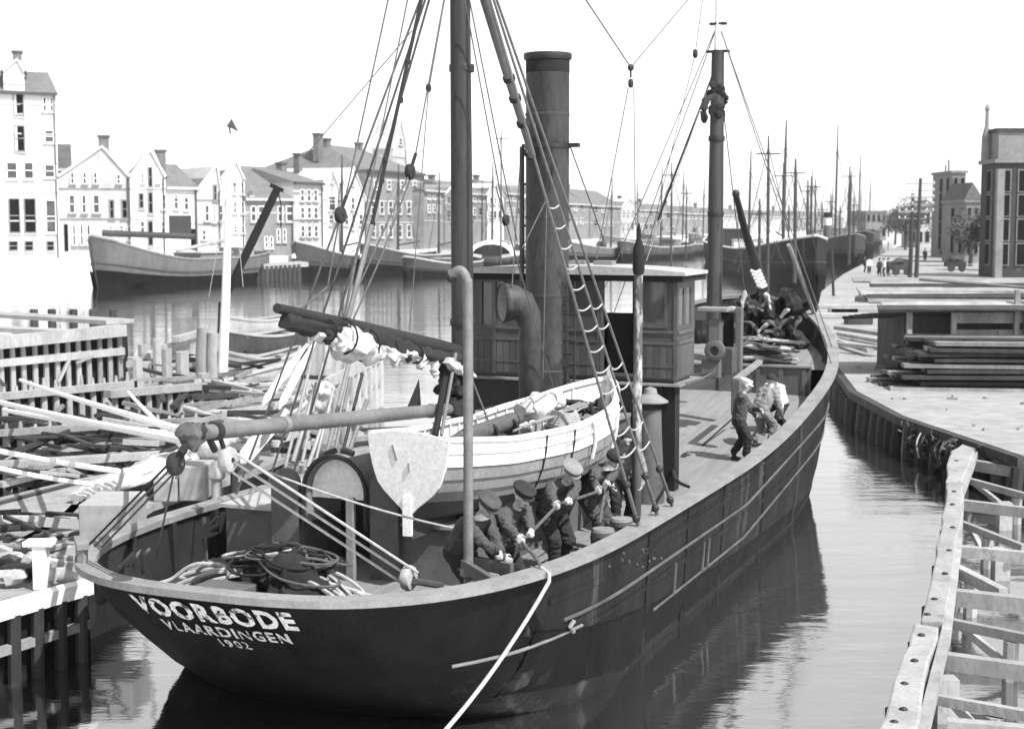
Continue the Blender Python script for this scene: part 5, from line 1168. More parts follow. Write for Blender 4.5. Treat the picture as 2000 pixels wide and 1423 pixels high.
small_boat('rowing_boat', 'pale open boat lying beyond the flagpole, nearest the far water', wz(432, 648), wz(585, 640), 1.6, .55)
small_boat('rowing_boat', 'white open boat behind the leaning boards by the flagpole', wz(440, 690), wz(600, 676), 1.8, .7, 'timber_dark')
small_boat('rowing_boat', 'pale boat with dark inside tied close to the pole foot', wz(445, 735), wz(585, 722), 1.6, .6, 'timber_white', 'timber_dark')
small_boat('work_punt', 'broad pale punt moored beside the pile rows', wz(395, 800), wz(560, 765), 2.0, .6, 'timber_white', 'boat_inside')
small_boat('work_punt', 'flat white punt floating under the end of the boom', wz(360, 862), wz(600, 845), 2.2, .6, 'timber_white', 'boat_lower')
# flagpole with vane, and a tarred derrick leaning from its foot
PY = wz(436, 770).y
fp = thing('flagpole', 'white flagpole with a wind vane on top, standing among the moored boats', 'flagpole', at(434, 770, Y=PY))
a, b = at(430, 775, Y=PY), at(450, 262, Y=PY)
MB().tube([(a.x, a.y, -.8), at(441, 580, Y=PY), b], [.2, .16, .09], 10).build('pole', 'white_paint', fp, smooth=True)
MB().prism([at(x, y, Y=PY) for x, y in ((442, 247), (452, 232), (466, 258), (455, 252))], (0, .05, 0)).build('vane', 'iron_grey', fp)
MB().tube([b, at(448, 248, Y=PY)], .03, 6).build('vane_rod', 'iron_grey', fp, smooth=True)
for x0, y0 in ((475, 500), (408, 520)): MB().tube([at(452, 320, Y=PY), at(x0, y0 + 60, Y=PY)], .012, 5).build('guy_wire', 'rope_light', fp)
dk = thing('tarred_derrick', 'black tarred derrick leaning to the right from the flagpole foot', 'derrick', at(437, 590, Y=PY + .4))
d0, d1 = at(438, 585, Y=PY + .4), at(542, 368, Y=PY + .4)
MB().tube([d0, d0.lerp(d1, .5), d1], [.13, .16, .14], 10).build('spar', 'soot_and_shade', dk, smooth=True)
MB().beam(d1 + Vector((-.25, 0, .12)), d1 + Vector((.2, 0, -.08)), .2, .14).build('head', 'soot_and_shade', dk)
MB().tube([d1, d1 + Vector((.12, 0, -.6)), d1 + Vector((.1, 0, -1.4))], .025, 6).build('chain', 'iron', dk, smooth=True)
MB().tube([at(437, 590, Y=PY + .4), at(435, 650, Y=PY + .4)], .2, 10).build('pivot', 'iron', dk, smooth=True)
for x, y, r_, lb in ((395, 640, .22, 'thick pale mooring post left of the flagpole'), (415, 650, .2, 'second thick mooring post close beside the flagpole')):
    c = wz(x, 782); t = at(x, y, Y=c.y); o = MB().tube([(c.x, c.y, -.8), (c.x, c.y, t.z * .6), (t.x, c.y, t.z)], [r_, r_ * .95, r_ * .85], 10).build('mooring_post', 'timber', org=c, smooth=True); tag(o, lb, 'post')
# leaning boards and poles
for k, (p0, p1, w_, m, lb) in enumerate((((512, 792), (600, 672), .1, 'white_paint', 'long white leeboard leaning up to the right, left of its twin'), ((545, 800), (615, 668), .1, 'white_paint', 'second white leeboard leaning beside its twin'), ((470, 905), (560, 800), .22, 'canvas', 'broad pale board sloping down towards the boom'))):
    A, B = at(*p0, Y=30), at(*p1, Y=31.5); d = (B - A).normalized(); s_ = d.cross(Vector((0, 1, 0))).normalized()
    poly = [A, A.lerp(B, .12) + s_ * w_ * .8, A.lerp(B, .6) + s_ * w_, B + s_ * w_ * .25, B - s_ * w_ * .25, A.lerp(B, .6) - s_ * w_ * .6, A.lerp(B, .12) - s_ * w_ * .6]
    o = MB().prism(poly, (0, .08, 0)).build('leaning_board', m, org=A); tag(o, lb, 'board')
random.seed(14)
for k in range(9):
    x = 560 + k * 14 + random.uniform(-4, 4); A, B = at(x, 910 + random.uniform(-10, 10), Y=26.5), at(x + random.uniform(35, 60), 790 - random.uniform(0, 90), Y=27.5)
    o = MB().tube([A, B], random.uniform(.025, .045), 6).build('leaning_pole', random.choice(('timber', 'timber_white', 'timber_dark')), org=A, smooth=True); tag(o, ('first', 'second', 'third', 'fourth', 'fifth', 'sixth', 'seventh', 'eighth', 'ninth')[k] + ' slim pole from the left in the bundle leaning behind the boom', 'pole', 'leaning pole bundle')
for k, (x, yt, yb, r_) in enumerate(((634, 745, 960, .13), (676, 830, 960, .14), (598, 850, 930, .12), (655, 760, 900, .09), (700, 842, 930, .1), (540, 860, 930, .12))):
    c = wz(x, yb); t = at(x, yt, Y=c.y); o = MB().tube([(c.x, c.y, -.8), (c.x, c.y, t.z - .1), (c.x, c.y, t.z)], [r_ * 1.05, r_, r_ * .9], 10).build('fender_pile', 'timber_white', org=c, smooth=True)
    tag(o, ('tall white pile with a bundle on top, behind the boom', 'thick white pile close behind the white boat stern', 'short white pile under the middle of the boom', 'slim white pile right of the tall one', 'low white pile beside the boat transom', 'low thick pile left under the boom')[k], 'pile', 'white piles along the port side')
c = at(628, 772, Y=wz(634, 960).y - .15); o = lumpy([c + Vector((-.22, 0, -.2)), c, c + Vector((.2, 0, .25))], .3, .25, 12, .25, 61).build('rope_fender', 'canvas', org=c, smooth=True); tag(o, 'fat white rope fender tied on the tall pile behind the boom', 'fender')
o = MB().prism([at(x, y, Y=27) for x, y in ((795, 795), (818, 740), (822, 795))], (0, .1, 0)).build('dark_board', 'timber_dark', org=at(800, 795, Y=27)); tag(o, 'dark triangular board standing behind the port rail near the mast', 'board')

# wreckage and loose timbers heaped between the pile rows; black ones stand in for shade
random.seed(88)
def heap(name, lb, x0, x1, y0, y1, n, zlo, zhi, mats, lmin=.8, lmax=2.6):
    A = wz((x0 + x1) / 2, (y0 + y1) / 2); t = thing(name, lb, 'timber', A)
    for k in range(n):
        c = at(random.uniform(x0, x1), random.uniform(y0, y1), z=random.uniform(zlo, zhi)); a = random.gauss(.1, .5) if random.random() < .7 else random.uniform(0, 3.14); l_ = random.uniform(lmin, lmax); d_ = Vector((math.cos(a), math.sin(a), random.uniform(-.25, .25))).normalized() * l_ / 2
        w_ = random.uniform(.07, .22); MB().beam(c - d_, c + d_, w_, random.uniform(.05, .16)).build('timber', random.choice(mats), t)
heap('timber_heap', 'jumble of broken timbers in front of the tall pile wall', 20, 250, 770, 860, 34, .1, .7, ('timber_dark', 'soot_and_shade', 'timber_dark', 'timber'))
heap('timber_heap', 'jumble of pale timbers around the mooring piles', 255, 410, 700, 830, 44, .2, 1.0, ('timber', 'timber_dark', 'timber_white', 'timber_dark'))
heap('timber_heap', 'tangle of planks floating under the boom', 400, 640, 730, 900, 60, .15, .9, ('timber', 'timber_dark', 'timber_dark', 'timber_white', 'soot_and_shade'))
heap('timber_heap', 'dark and pale planks low among the nearest posts', 0, 330, 870, 950, 46, .1, .5, ('timber_dark', 'timber_dark', 'soot_and_shade', 'timber'))
heap('timber_heap', 'loose boards piled behind the white piles beside the boat', 560, 760, 800, 900, 36, .2, 1.1, ('timber', 'timber_white', 'timber_dark'))
heap('timber_heap', 'tangle of timbers blackened to stand in for shade between the tall wall and the low posts', 10, 380, 800, 880, 60, .1, .8, ('soot_and_shade', 'timber_dark', 'timber_dark', 'timber_white'))
heap('timber_heap', 'dark timbers added as shade behind the mooring posts by the flagpole', 360, 520, 690, 800, 40, .2, .9, ('soot_and_shade', 'timber_dark', 'timber', 'timber_dark'))
heap('timber_heap', 'scattered boards lying on the barge by the hatch', -20, 160, 1000, 1110, 30, 1.06, 1.16, ('timber', 'timber_dark', 'timber_white', 'timber_dark'), .4, 1.4)
# barge lying along the port side
BZ_ = 1.05
def bz(px, py, z=BZ_): return at(px, py, z=z)
bg_ = thing('deck_barge', 'pale flat-decked barge moored along the port side of the lugger', 'barge', bz(200, 1020, 0))
dkp = [bz(-60, 1205), bz(172, 1137), bz(150, 1080), bz(300, 985), bz(480, 925), bz(560, 893), bz(420, 885), bz(150, 935), bz(-60, 985)]
MB().prism([p - Vector((0, 0, .12)) for p in dkp], (0, 0, .12)).build('deck', 'timber', bg_)
hp = [p - Vector((0, 0, .13)) for p in dkp]; hb_ = MB(); cen = sum(hp, Vector()) / len(hp)
low = [Vector((lerp(p.x, cen.x, .03), lerp(p.y, cen.y, .03), -.5)) for p in hp]; n_ = len(hp)
hb_.add(hp + low, [(i, (i + 1) % n_, (i + 1) % n_ + n_, i + n_) for i in range(n_)]).build('side', 'hull_black', bg_)
MB().beam(bz(-60, 1207) + Vector((0, -.05, -.02)), bz(174, 1140) + Vector((0, -.05, -.02)), .22, .2).build('gunwale', 'white_paint', bg_)
for px in (-20, 30, 75, 120, 160):
    c = bz(px, 1207 - (px + 60) * .29, 0); c = bz(px, 1207 - (px + 60) * .29); MB().tube([(c.x, c.y - .14, -.4), (c.x + .02, c.y - .12, BZ_ - .1)], .09, 7).build('fender_post', 'timber_dark', bg_, smooth=True)
MB().beam(bz(-60, 1207) + Vector((0, -.1, -.55)), bz(174, 1140) + Vector((0, -.1, -.55)), .1, .12).build('wale', 'timber', bg_)
MB().beam(bz(-60, 1000), bz(150, 945), .12, .1).build('coaming', 'timber_dark', bg_)
for k in range(7):
    a, b = bz(-40 + 30 * k, 1100 - 14 * k), bz(60 + 22 * k, 1070 - 20 * k); MB().beam(a + Vector((0, 0, .03)), b + Vector((0, 0, .03)), .18, .05).build('deck_board', 'timber', bg_)
def bobj(name, lb, cat, px0, px1, pyb, pyt, dep, mat, bev=.02, lift=0, group=None):
    A, B = bz(px0, pyb), bz(px1, pyb); z1 = at((px0 + px1) / 2, pyt, Y=A.y).z
    o = MB().box((A.x, A.y, BZ_ + lift), (B.x, A.y + dep, z1)).build(name, mat, org=A, bevel=bev); return tag(o, lb, cat, group)
bobj('deck_hatch', 'big weathered grey hatch box on the barge by the port quarter', 'hatch', 155, 252, 1072, 985, 1.2, 'quay_stone')
bobj('crate', 'low pale crate on the barge close to the port rail', 'crate', 158, 218, 1044, 1018, .7, 'quay_stone')
bobj('crate', 'grey slatted crate on the barge beside the round bollard', 'crate', 350, 402, 978, 912, .9, 'quay_stone')
bobj('crate', 'small pale crate behind the folded tarpaulin on the barge', 'crate', 300, 345, 980, 938, .8, 'quay_stone')
c = bz(82, 1150); tb_ = thing('mooring_bitt', 'white T-shaped mooring bitt at the edge of the barge', 'bitt', c)
MB().box((c.x - .1, c.y - .1, BZ_), (c.x + .1, c.y + .1, BZ_ + .62)).build('post', 'white_paint', tb_, bevel=.02); MB().box((c.x - .22, c.y - .14, BZ_ + .62), (c.x + .2, c.y + .14, BZ_ + .7)).build('head', 'white_paint', tb_, bevel=.02)
c = bz(424, 985); o = MB().lathe((c.x, c.y, BZ_), [(.12, 0), (.1, .1), (.1, .45), (.16, .5), (.16, .58), (.08, .68), (.02, .7)], 12).build('bollard', 'timber_white', org=c, smooth=True); tag(o, 'round-topped pale bollard on the barge below the boom', 'bollard')
c = bz(458, 960); o = MB().lathe((c.x, c.y, BZ_), [(.08, 0), (.07, .4), (.14, .44), (.14, .5), (.02, .54)], 12).build('bollard', 'timber_dark', org=c, smooth=True); tag(o, 'thin dark bollard behind the round-topped one on the barge', 'bollard')
tp_ = thing('tarpaulin', 'pale tarpaulin folded in long ridges over the barge cargo', 'tarpaulin', bz(290, 940)); random.seed(6)
for k in range(7):
    a = bz(150 + 12 * k, 972 - 4 * k, BZ_ + .12 + .04 * k); b = bz(395 + 8 * k, 893 - 2 * k, BZ_ + .2 + .05 * k)
    lumpy([a, a.lerp(b, .3) + Vector((0, 0, .06)), a.lerp(b, .65) + Vector((0, 0, .12)), b], .26, .3, 10, .25, 90 + k, .55).build('fold', 'canvas', tp_, smooth=True)
lumpy([bz(345, 905, 1.5), bz(385, 880, 1.75), bz(415, 868, 1.85), bz(440, 858, 1.8)], .3, .34, 12, .2, 99, .8).build('fold', 'canvas', tp_, smooth=True)
# clutter at the barge's edge
random.seed(44)
jk = thing('fender_heap', 'dark heap of old fenders and timbers at the barge edge, far left', 'fenders', bz(30, 1110))
for k in range(10):
    c = bz(random.uniform(-10, 130), random.uniform(1085, 1150), BZ_ + .12); lumpy([c, c + Vector((random.uniform(-.3, .3), .1, .05)), c + Vector((random.uniform(-.6, .6), .2, 0))], .11, .1, 8, .3, k).build('fender', random.choice(('timber_dark', 'canvas_dark', 'timber', 'timber_white')), jk, smooth=True)
# hawsers from the boom end out to the pile walls
bw_ = SHIPM @ b1
for k, (px, py, Yd) in enumerate(((40, 742, 40), (8, 800, 34), (-40, 775, 30), (-40, 872, 26), (-40, 905, 24), (250, 765, 38))):
    e = at(px, py, Y=Yd); st0 = bw_ + Vector((0, 0, -.05 * k)) if k < 3 or k == 5 else at((232, 182)[k - 3], (920, 946)[k - 3], Y=24.5)
    o = MB().tube(cat_line(st0, e, .03, 8), .05 if k < 4 else .04, 6).build('hawser', 'white_paint', org=st0, smooth=True)
    tag(o, ('topmost white hawser from the boom end to the pile walls', 'white hawser from the boom end to the left, second from top', 'white hawser from the boom end, leaving the picture at left', 'white line crossing the low posts to the tarpaulin', 'lowest white line at the left edge, above the barge deck', 'short white line from the boom end to the pile wall corner')[k], 'rope', 'hawsers left of the boom')
# ------------------------------------------------------------------ far quay and houses on the left bank
FQ = 2.3
row_px = [-160, 0, 330, 560, 700, 830, 1000, 1150, 1300, 1450, 1640]
row_Y = [152, 158, 163, 172, 188, 210, 265, 330, 410, 520, 700]
def rowY(px): return interp(px, row_px, row_Y)
def rp_(px, setb=0.0):
    Y = rowY(px) + setb; return Vector(((px - 1000) / FPX * Y / math.cos(PITCH) * 1.0, Y, 0))
fqm = MB(); e = [rp_(x, -4.0) for x in row_px]; bk = [p + Vector((-30, 300, 0)) for p in e][::-1]
top = [Vector((p.x, p.y, FQ)) for p in e + bk]; n_ = len(top)
fqm.add(top + [p - Vector((0, 0, 3.5)) for p in top], [tuple(range(n_))] + [(i, (i + 1) % n_, (i + 1) % n_ + n_, i + n_) for i in range(n_)])
fo_ = fqm.build('far_quay', 'far_quay'); tag(fo_, kind='structure')
bm = bmesh.new(); bm.from_mesh(fo_.data); bmesh.ops.triangulate(bm, faces=bm.faces); bm.to_mesh(fo_.data); bm.free()
def house(name, label, x0, x1, yb, ye, style, wall, roof='roof_tile', apex=None, ridge=None, wins=(), setb=0.0, depth=9.0, chim=(), doors=()):
    A, B = rp_(x0, setb), rp_(x1, setb); A.z = B.z = 0; d = (B - A); W = d.length; d.normalize(); nb = Vector((-d.y, d.x, 0))      # nb: away from the water
    def fz(px, py):                                   # photo pixel on the facade -> (along, height)
        t = (px - x0) / (x1 - x0)
        for _ in range(6):
            p = A.lerp(B, t); qx = 1000 + FPX * p.x / (p.y * math.cos(PITCH)); t += (px - qx) / (x1 - x0) * .9
        p = A.lerp(B, t); return t * W, at(px, py, Y=p.y).z
    zb = FQ - .05 if name != 'hoist_gable' else fz((x0 + x1) / 2, yb)[1]; ze = fz((x0 + x1) / 2, ye)[1]; h = thing(name, label, 'house', A.lerp(B, .5) + Vector((0, 0, FQ)))
    def P(a, z, o=0.0): return A + d * a + nb * o + Vector((0, 0, z))
    if style == 'gable':
        za = fz(apex[0], apex[1])[1]; aa = fz(*apex)[0]
        MB().prism([P(0, zb), P(W, zb), P(W, ze), P(aa + .4, za), P(aa - .4, za), P(0, ze)], nb * depth).build('wall', wall, h)
        for s, a_e in ((0, -.25), (1, W + .25)):
            ap = aa; MB().add([P(a_e, ze - .1, .25), P(ap, za - .25, .25), P(ap, za - .25, depth + .3), P(a_e, ze - .1, depth + .3), P(a_e, ze + .15, .25), P(ap, za + .02, .25), P(ap, za + .02, depth + .3), P(a_e, ze + .15, depth + .3)], [(0, 1, 2, 3), (7, 6, 5, 4), (0, 4, 5, 1), (1, 5, 6, 2), (2, 6, 7, 3), (3, 7, 4, 0)]).build('roof', roof, h)
        MB().tube([P(0, ze, -.1), P(aa, za + .1, -.1), P(W, ze, -.1)], .16, 6).build('gable_coping', 'wall_white', h)
    else:
        zr_ = fz((x0 + x1) / 2, ridge)[1]; hip = W * .22 if name == 'merchant_house' else 0
        MB().prism([P(0, zb), P(W, zb), P(W, zb, depth), P(0, zb, depth)], Vector((0, 0, ze - zb))).build('wall', wall, h)
        MB().add([P(-.15, ze, -.3), P(W + .15, ze, -.3), P(W + .15, ze, depth), P(-.15, ze, depth), P(-.15 + hip, zr_, depth * .5), P(W + .15 - hip, zr_, depth * .5)], [(0, 1, 2, 3), (0, 1, 5, 4), (2, 3, 4, 5), (1, 2, 5), (3, 0, 4)]).build('roof', roof, h)
        MB().beam(P(-.1, ze - .1, -.32), P(W + .1, ze - .1, -.32), .25, .3).build('gutter', 'wheelhouse_wood' if style == 'eaves_dark' else 'wall_pale', h)
    for wn in wins:
        (wx0, wx1, wy0, wy1), m = wn[:4], (wn[4] if len(wn) > 4 else 'window_mid')
        a0, z0 = fz(wx0, wy1); a1, z1 = fz(wx1, wy0)
        fr = MB(); t_ = .12
        for lo_, hi_ in (((a0, z0), (a0 + t_, z1)), ((a1 - t_, z0), (a1, z1)), ((a0 + t_, z1 - t_), (a1 - t_, z1)), ((a0 + t_, z0), (a1 - t_, z0 + t_)), ((a0 + t_, (z0 + z1) / 2 - .05), (a1 - t_, (z0 + z1) / 2 + .05))):
            fr.prism([P(lo_[0], lo_[1], -.12), P(hi_[0], lo_[1], -.12), P(hi_[0], hi_[1], -.12), P(lo_[0], hi_[1], -.12)], nb * .118)
        f = fr.build('window', 'window_frame' if m != 'window_dark' else 'wall_grey', h)
        MB().prism([P(a0 - .12, z0 - .16, -.2), P(a1 + .12, z0 - .16, -.2), P(a1 + .12, z0 - .02, -.2), P(a0 - .12, z0 - .02, -.2)], nb * .195).build('sill', 'wall_pale' if wall != 'wall_pale' else 'wall_grey', f)
        MB().prism([P(a0 + t_, z0 + t_, -.05), P(a1 - t_, z0 + t_, -.05), P(a1 - t_, z1 - t_, -.05), P(a0 + t_, z1 - t_, -.05)], nb * .045).build('pane', m, f)
    nst = max(1, int((ze - zb) / 3.4))
    for j in range(1, nst + 1):
        z_ = zb + .9 + (ze - zb - 1) * j / (nst + .4); MB().prism([P(.02, z_, -.06), P(W - .02, z_, -.06), P(W - .02, z_ + .16, -.06), P(.02, z_ + .16, -.06)], nb * .056).build('string_course', 'wall_pale' if wall != 'wall_pale' else 'wall_grey', h)
    if name != 'hoist_gable': MB().tube([P(W - .25, zb, -.14), P(W - .25, ze - .1, -.14)], .07, 6).build('drain_pipe', 'roof_tile_dark', h)
    for dr_ in doors:
        a0, z0 = fz(dr_[0], dr_[3]); a1, z1 = fz(dr_[1], dr_[2])
        MB().prism([P(a0, max(zb, z0), -.08), P(a1, max(zb, z0), -.08), P(a1, z1, -.08), P(a0, z1, -.08)], nb * .075).build('door', dr_[4] if len(dr_) > 4 else 'window_dark', h)
    for cx, cy0, cy1, cw_ in chim:
        a, z1 = fz(cx, cy0); z0 = fz(cx, cy1)[1]
        c0 = P(a, z0 - 1.5, depth * .45); ch = MB().prism([c0 - d * cw_ / 2, c0 + d * cw_ / 2, c0 + d * cw_ / 2 + nb * .8, c0 - d * cw_ / 2 + nb * .8], Vector((0, 0, z1 - z0 + 1.5))).build('chimney', 'roof_tile', h)
        MB().prism([c0 - d * (cw_ / 2 + .12) - nb * .1 + Vector((0, 0, z1 - z0 + 1.5)), c0 + d * (cw_ / 2 + .12) - nb * .1 + Vector((0, 0, z1 - z0 + 1.5)), c0 + d * (cw_ / 2 + .12) + nb * .9 + Vector((0, 0, z1 - z0 + 1.5)), c0 - d * (cw_ / 2 + .12) + nb * .9 + Vector((0, 0, z1 - z0 + 1.5))], Vector((0, 0, .25))).build('chimney_cap', 'roof_tile_dark', ch)
    return h
D_, Mi = 'window_dark', 'window_mid'
def wgrid(xs, ys, w_, h_, m=Mi): return [(x, x + w_, y, y + h_, m) for y in ys for x in xs]
wh_ = house('warehouse', 'tall white warehouse with a stack of dark hoist doors, leftmost on the bank', -55, 124, 492, 180, 'eaves_dark', 'wall_white', 'roof_tile', None, 128,
      [(89, 98, 190, 218), (103, 111, 190, 218), (91, 110, 254, 279), (15, 37, 316, 350), (49, 69, 316, 350), (89, 110, 321, 347), (17, 40, 387, 455, D_), (47, 71, 387, 455, D_), (89, 110, 390, 455), (15, 34, 470, 490, D_), (46, 64, 470, 490, D_), (89, 105, 470, 490, D_), (-30, -10, 316, 350), (-30, -10, 387, 455, D_)], 0, 12)
hg_ = house('hoist_gable', 'hoist gable', 24, 64, 300, 140, 'gable', 'wall_white', 'roof_tile', (43, 118), None, [(32, 54, 178, 227, D_), (32, 54, 245, 296, D_)], -.5, 4, [(43, 100, 122, .9)])
for ch in list(hg_.children): ch.parent = wh_; ch.location = hg_.location - wh_.location
bpy.data.objects.remove(hg_)
house('narrow_house', 'narrow dark-gabled house squeezed beside the white warehouse', 122, 148, 490, 330, 'eaves', 'wall_brick', 'roof_tile_dark', None, 278, [], 2, 8)
house('gable_house', 'broad pale gabled house with chimney beside the warehouse', 124, 262, 490, 345, 'gable', 'wall_pale', 'roof_tile', (203, 288), None,
      [(135, 148, 380, 417), (160, 170, 380, 417), (182, 196, 380, 417), (139, 148, 336, 360), (163, 172, 336, 360), (184, 193, 336, 360), (229, 238, 340, 360), (214, 224, 390, 427, D_), (238, 250, 390, 427, D_), (140, 148, 438, 480), (155, 163, 438, 480), (168, 177, 438, 480), (212, 220, 440, 455), (232, 242, 440, 455), (248, 256, 440, 470)], 0, 10, [(209, 264, 292, 1.1)], [(125, 132, 438, 490, D_)])
house('gable_house', 'white gabled house with central black hoist doors', 262, 331, 490, 345, 'gable', 'wall_white', 'roof_tile', (297, 296), None,
      [(291, 300, 326, 366, D_), (290, 300, 375, 417, D_), (272, 282, 377, 407, D_), (316, 326, 379, 409), (277, 284, 337, 358), (307, 313, 337, 358), (273, 283, 431, 456), (288, 299, 431, 480, D_), (314, 324, 431, 456)], -.3, 10, [(322, 293, 312, 1.1)])
house('long_roof_house', 'white house with a long grey roof and wide dark cart door', 331, 391, 488, 366, 'eaves', 'wall_white', 'roof_tile', None, 318, [(339, 349, 380, 409), (359, 369, 382, 411), (316.5, 326, 379, 409)] [:2], 0, 10, [], [(330, 373, 421, 462, 'wall_brick'), (372, 381, 447, 488, D_)])
house('gable_house', 'pale grey gabled house with one tall black hoist opening', 391, 437, 486, 372, 'gable', 'wall_pale', 'roof_tile', (424, 326), None, [(417, 424, 361, 393, D_), (415, 421, 400, 436), (399, 409, 400, 433), (427, 436, 400, 433), (393, 402, 448, 470), (410, 418, 462, 472), (424, 432, 462, 472)], -.2, 10)
house('gable_house', 'white two-bay house behind the flagpole', 437, 483, 486, 350, 'gable', 'wall_white', 'roof_tile', (462, 318), None, wgrid((455, 470), (355, 393), 8, 24) + wgrid((455, 469), (441,), 8, 14), 0, 10)
house('broad_house', 'pale house with a broad sloping roof and two shopfronts above', 483, 577, 488, 388, 'eaves', 'wall_grey', 'roof_tile', None, 322, [(489, 500, 402, 433), (503, 516, 402, 433), (541, 552, 402, 433), (558, 572, 402, 433), (515, 522, 461, 485), (525, 532, 461, 485), (539, 546, 447, 473), (551, 558, 447, 473), (487, 494, 372, 382, D_)], 0, 11, [], [])
house('town_house', 'three-storey flat-eaved house with nine tall windows and a dormer', 577, 633, 486, 357, 'eaves_dark', 'wall_pale', 'roof_tile', None, 330, wgrid((586, 599, 612), (370, 404, 440), 8, 24), -.2, 10, [(622, 320, 334, 1.2)])
house('gable_house', 'narrow white gabled house left of the tall barge mast', 633, 666, 484, 372, 'gable', 'wall_white', 'roof_tile', (648, 334), None, [(641, 655, 383, 412), (641, 650, 418, 440), (630.5, 636, 380, 392)][:2] + [(645, 651, 347, 357)], 0, 9, [(646, 302, 330, .8)])
house('gable_house', 'steep white gabled house behind the tall barge mast', 666, 716, 480, 392, 'gable', 'wall_white', 'roof_tile', (690, 328), None, [(685, 692, 385, 410), (686, 691, 416, 448), (687, 692, 350, 362), (672, 680, 418, 440), (700, 708, 418, 440)], -.3, 10)
bigb = house('merchant_house', 'large hip-roofed grey building rising above its neighbours', 718, 829, 478, 336, 'eaves_dark', 'wall_grey', 'roof_tile', None, 284, wgrid((724, 741, 758, 776, 794, 812), (392, 438), 8, 26) + wgrid((730, 756, 782, 806), (352,), 7, 18), 5, 16, [(726, 262, 292, 1.4), (741, 272, 292, 1.2), (800, 280, 296, 1.0)])
house('church_tower', 'pale pointed church turret behind the large grey building', 770, 796, 300, 292, 'gable', 'wall_pale', 'wall_pale', (783, 234), None, [(780, 786, 270, 284)], 60, 4)
random.seed(77)
spec = [(829, 868, 352, 366, 0), (868, 905, 360, 376, 1), (905, 950, 352, 372, 0), (950, 985, 358, 378, 1), (985, 1022, 352, 372, 0), (1022, 1062, 362, 382, 1), (1062, 1100, 372, 390, 0), (1100, 1150, 368, 392, 0), (1150, 1210, 370, 396, 0), (1210, 1245, 388, 402, 1), (1245, 1282, 392, 404, 0), (1282, 1330, 398, 408, 0), (1330, 1385, 402, 411, 0), (1385, 1450, 406, 414, 0), (1450, 1530, 410, 417, 0), (1530, 1640, 412, 419, 0)]
ords = ['first', 'second', 'third', 'fourth', 'fifth', 'sixth', 'seventh', 'eighth', 'ninth', 'tenth', 'eleventh', 'twelfth', 'thirteenth', 'fourteenth', 'fifteenth', 'last']
for k, (x0, x1, yr, ye, g_) in enumerate(spec):
    sp_ = (x1 - x0) / 4; ws = []
    for j in range(3):
        for yy in (ye + 8, ye + 34):
            if yy < 450 and k < 13: ws.append((x0 + sp_ * (j + .65), x0 + sp_ * (j + .65) + max(3.2, sp_ * .45), yy, yy + 15 - k * .5, random.choice((Mi, Mi, D_))))
    lb = ords[k] + ' house right of the large grey building, ' + ('gable facing the harbour' if g_ else 'long roof along the harbour')
    (house('row_house', lb, x0, x1, 476, ye + 6, 'gable', random.choice(('wall_pale', 'wall_white', 'wall_grey')), 'roof_tile', ((x0 + x1) / 2, yr), None, ws, random.uniform(-1, 2), 12) if g_ else
     house('row_house', lb, x0, x1, 476, ye + 6, 'eaves', random.choice(('wall_pale', 'wall_grey', 'wall_grey')), 'roof_tile', None, yr, ws, random.uniform(-1, 3), 12, [(x0 + 8, yr - 8, yr + 4, 1.3)]))['group'] = 'houses along the far bank'
# timber landing at the far bank
tl = thing('far_landing', 'small dark-piled landing stage on the far bank beside the hulk', 'landing stage', rp_(545, -6))
a, b = at(505, 520, Y=160), at(592, 515, Y=162); MB().beam(a, b, 4, .5).build('deck', 'timber_white', tl)
for k in range(10):
    p = a.lerp(b, (k + .5) / 10); MB().tube([(p.x, p.y - 2, -.8), (p.x, p.y - 2, p.z)], .28, 7).build('pile', 'timber_dark', tl, smooth=True)
MB().beam(Vector((a.x, a.y - 1, .5)), Vector((b.x, b.y - 1, .5)), .3, 1.4).build('boarding', 'timber_dark', tl)

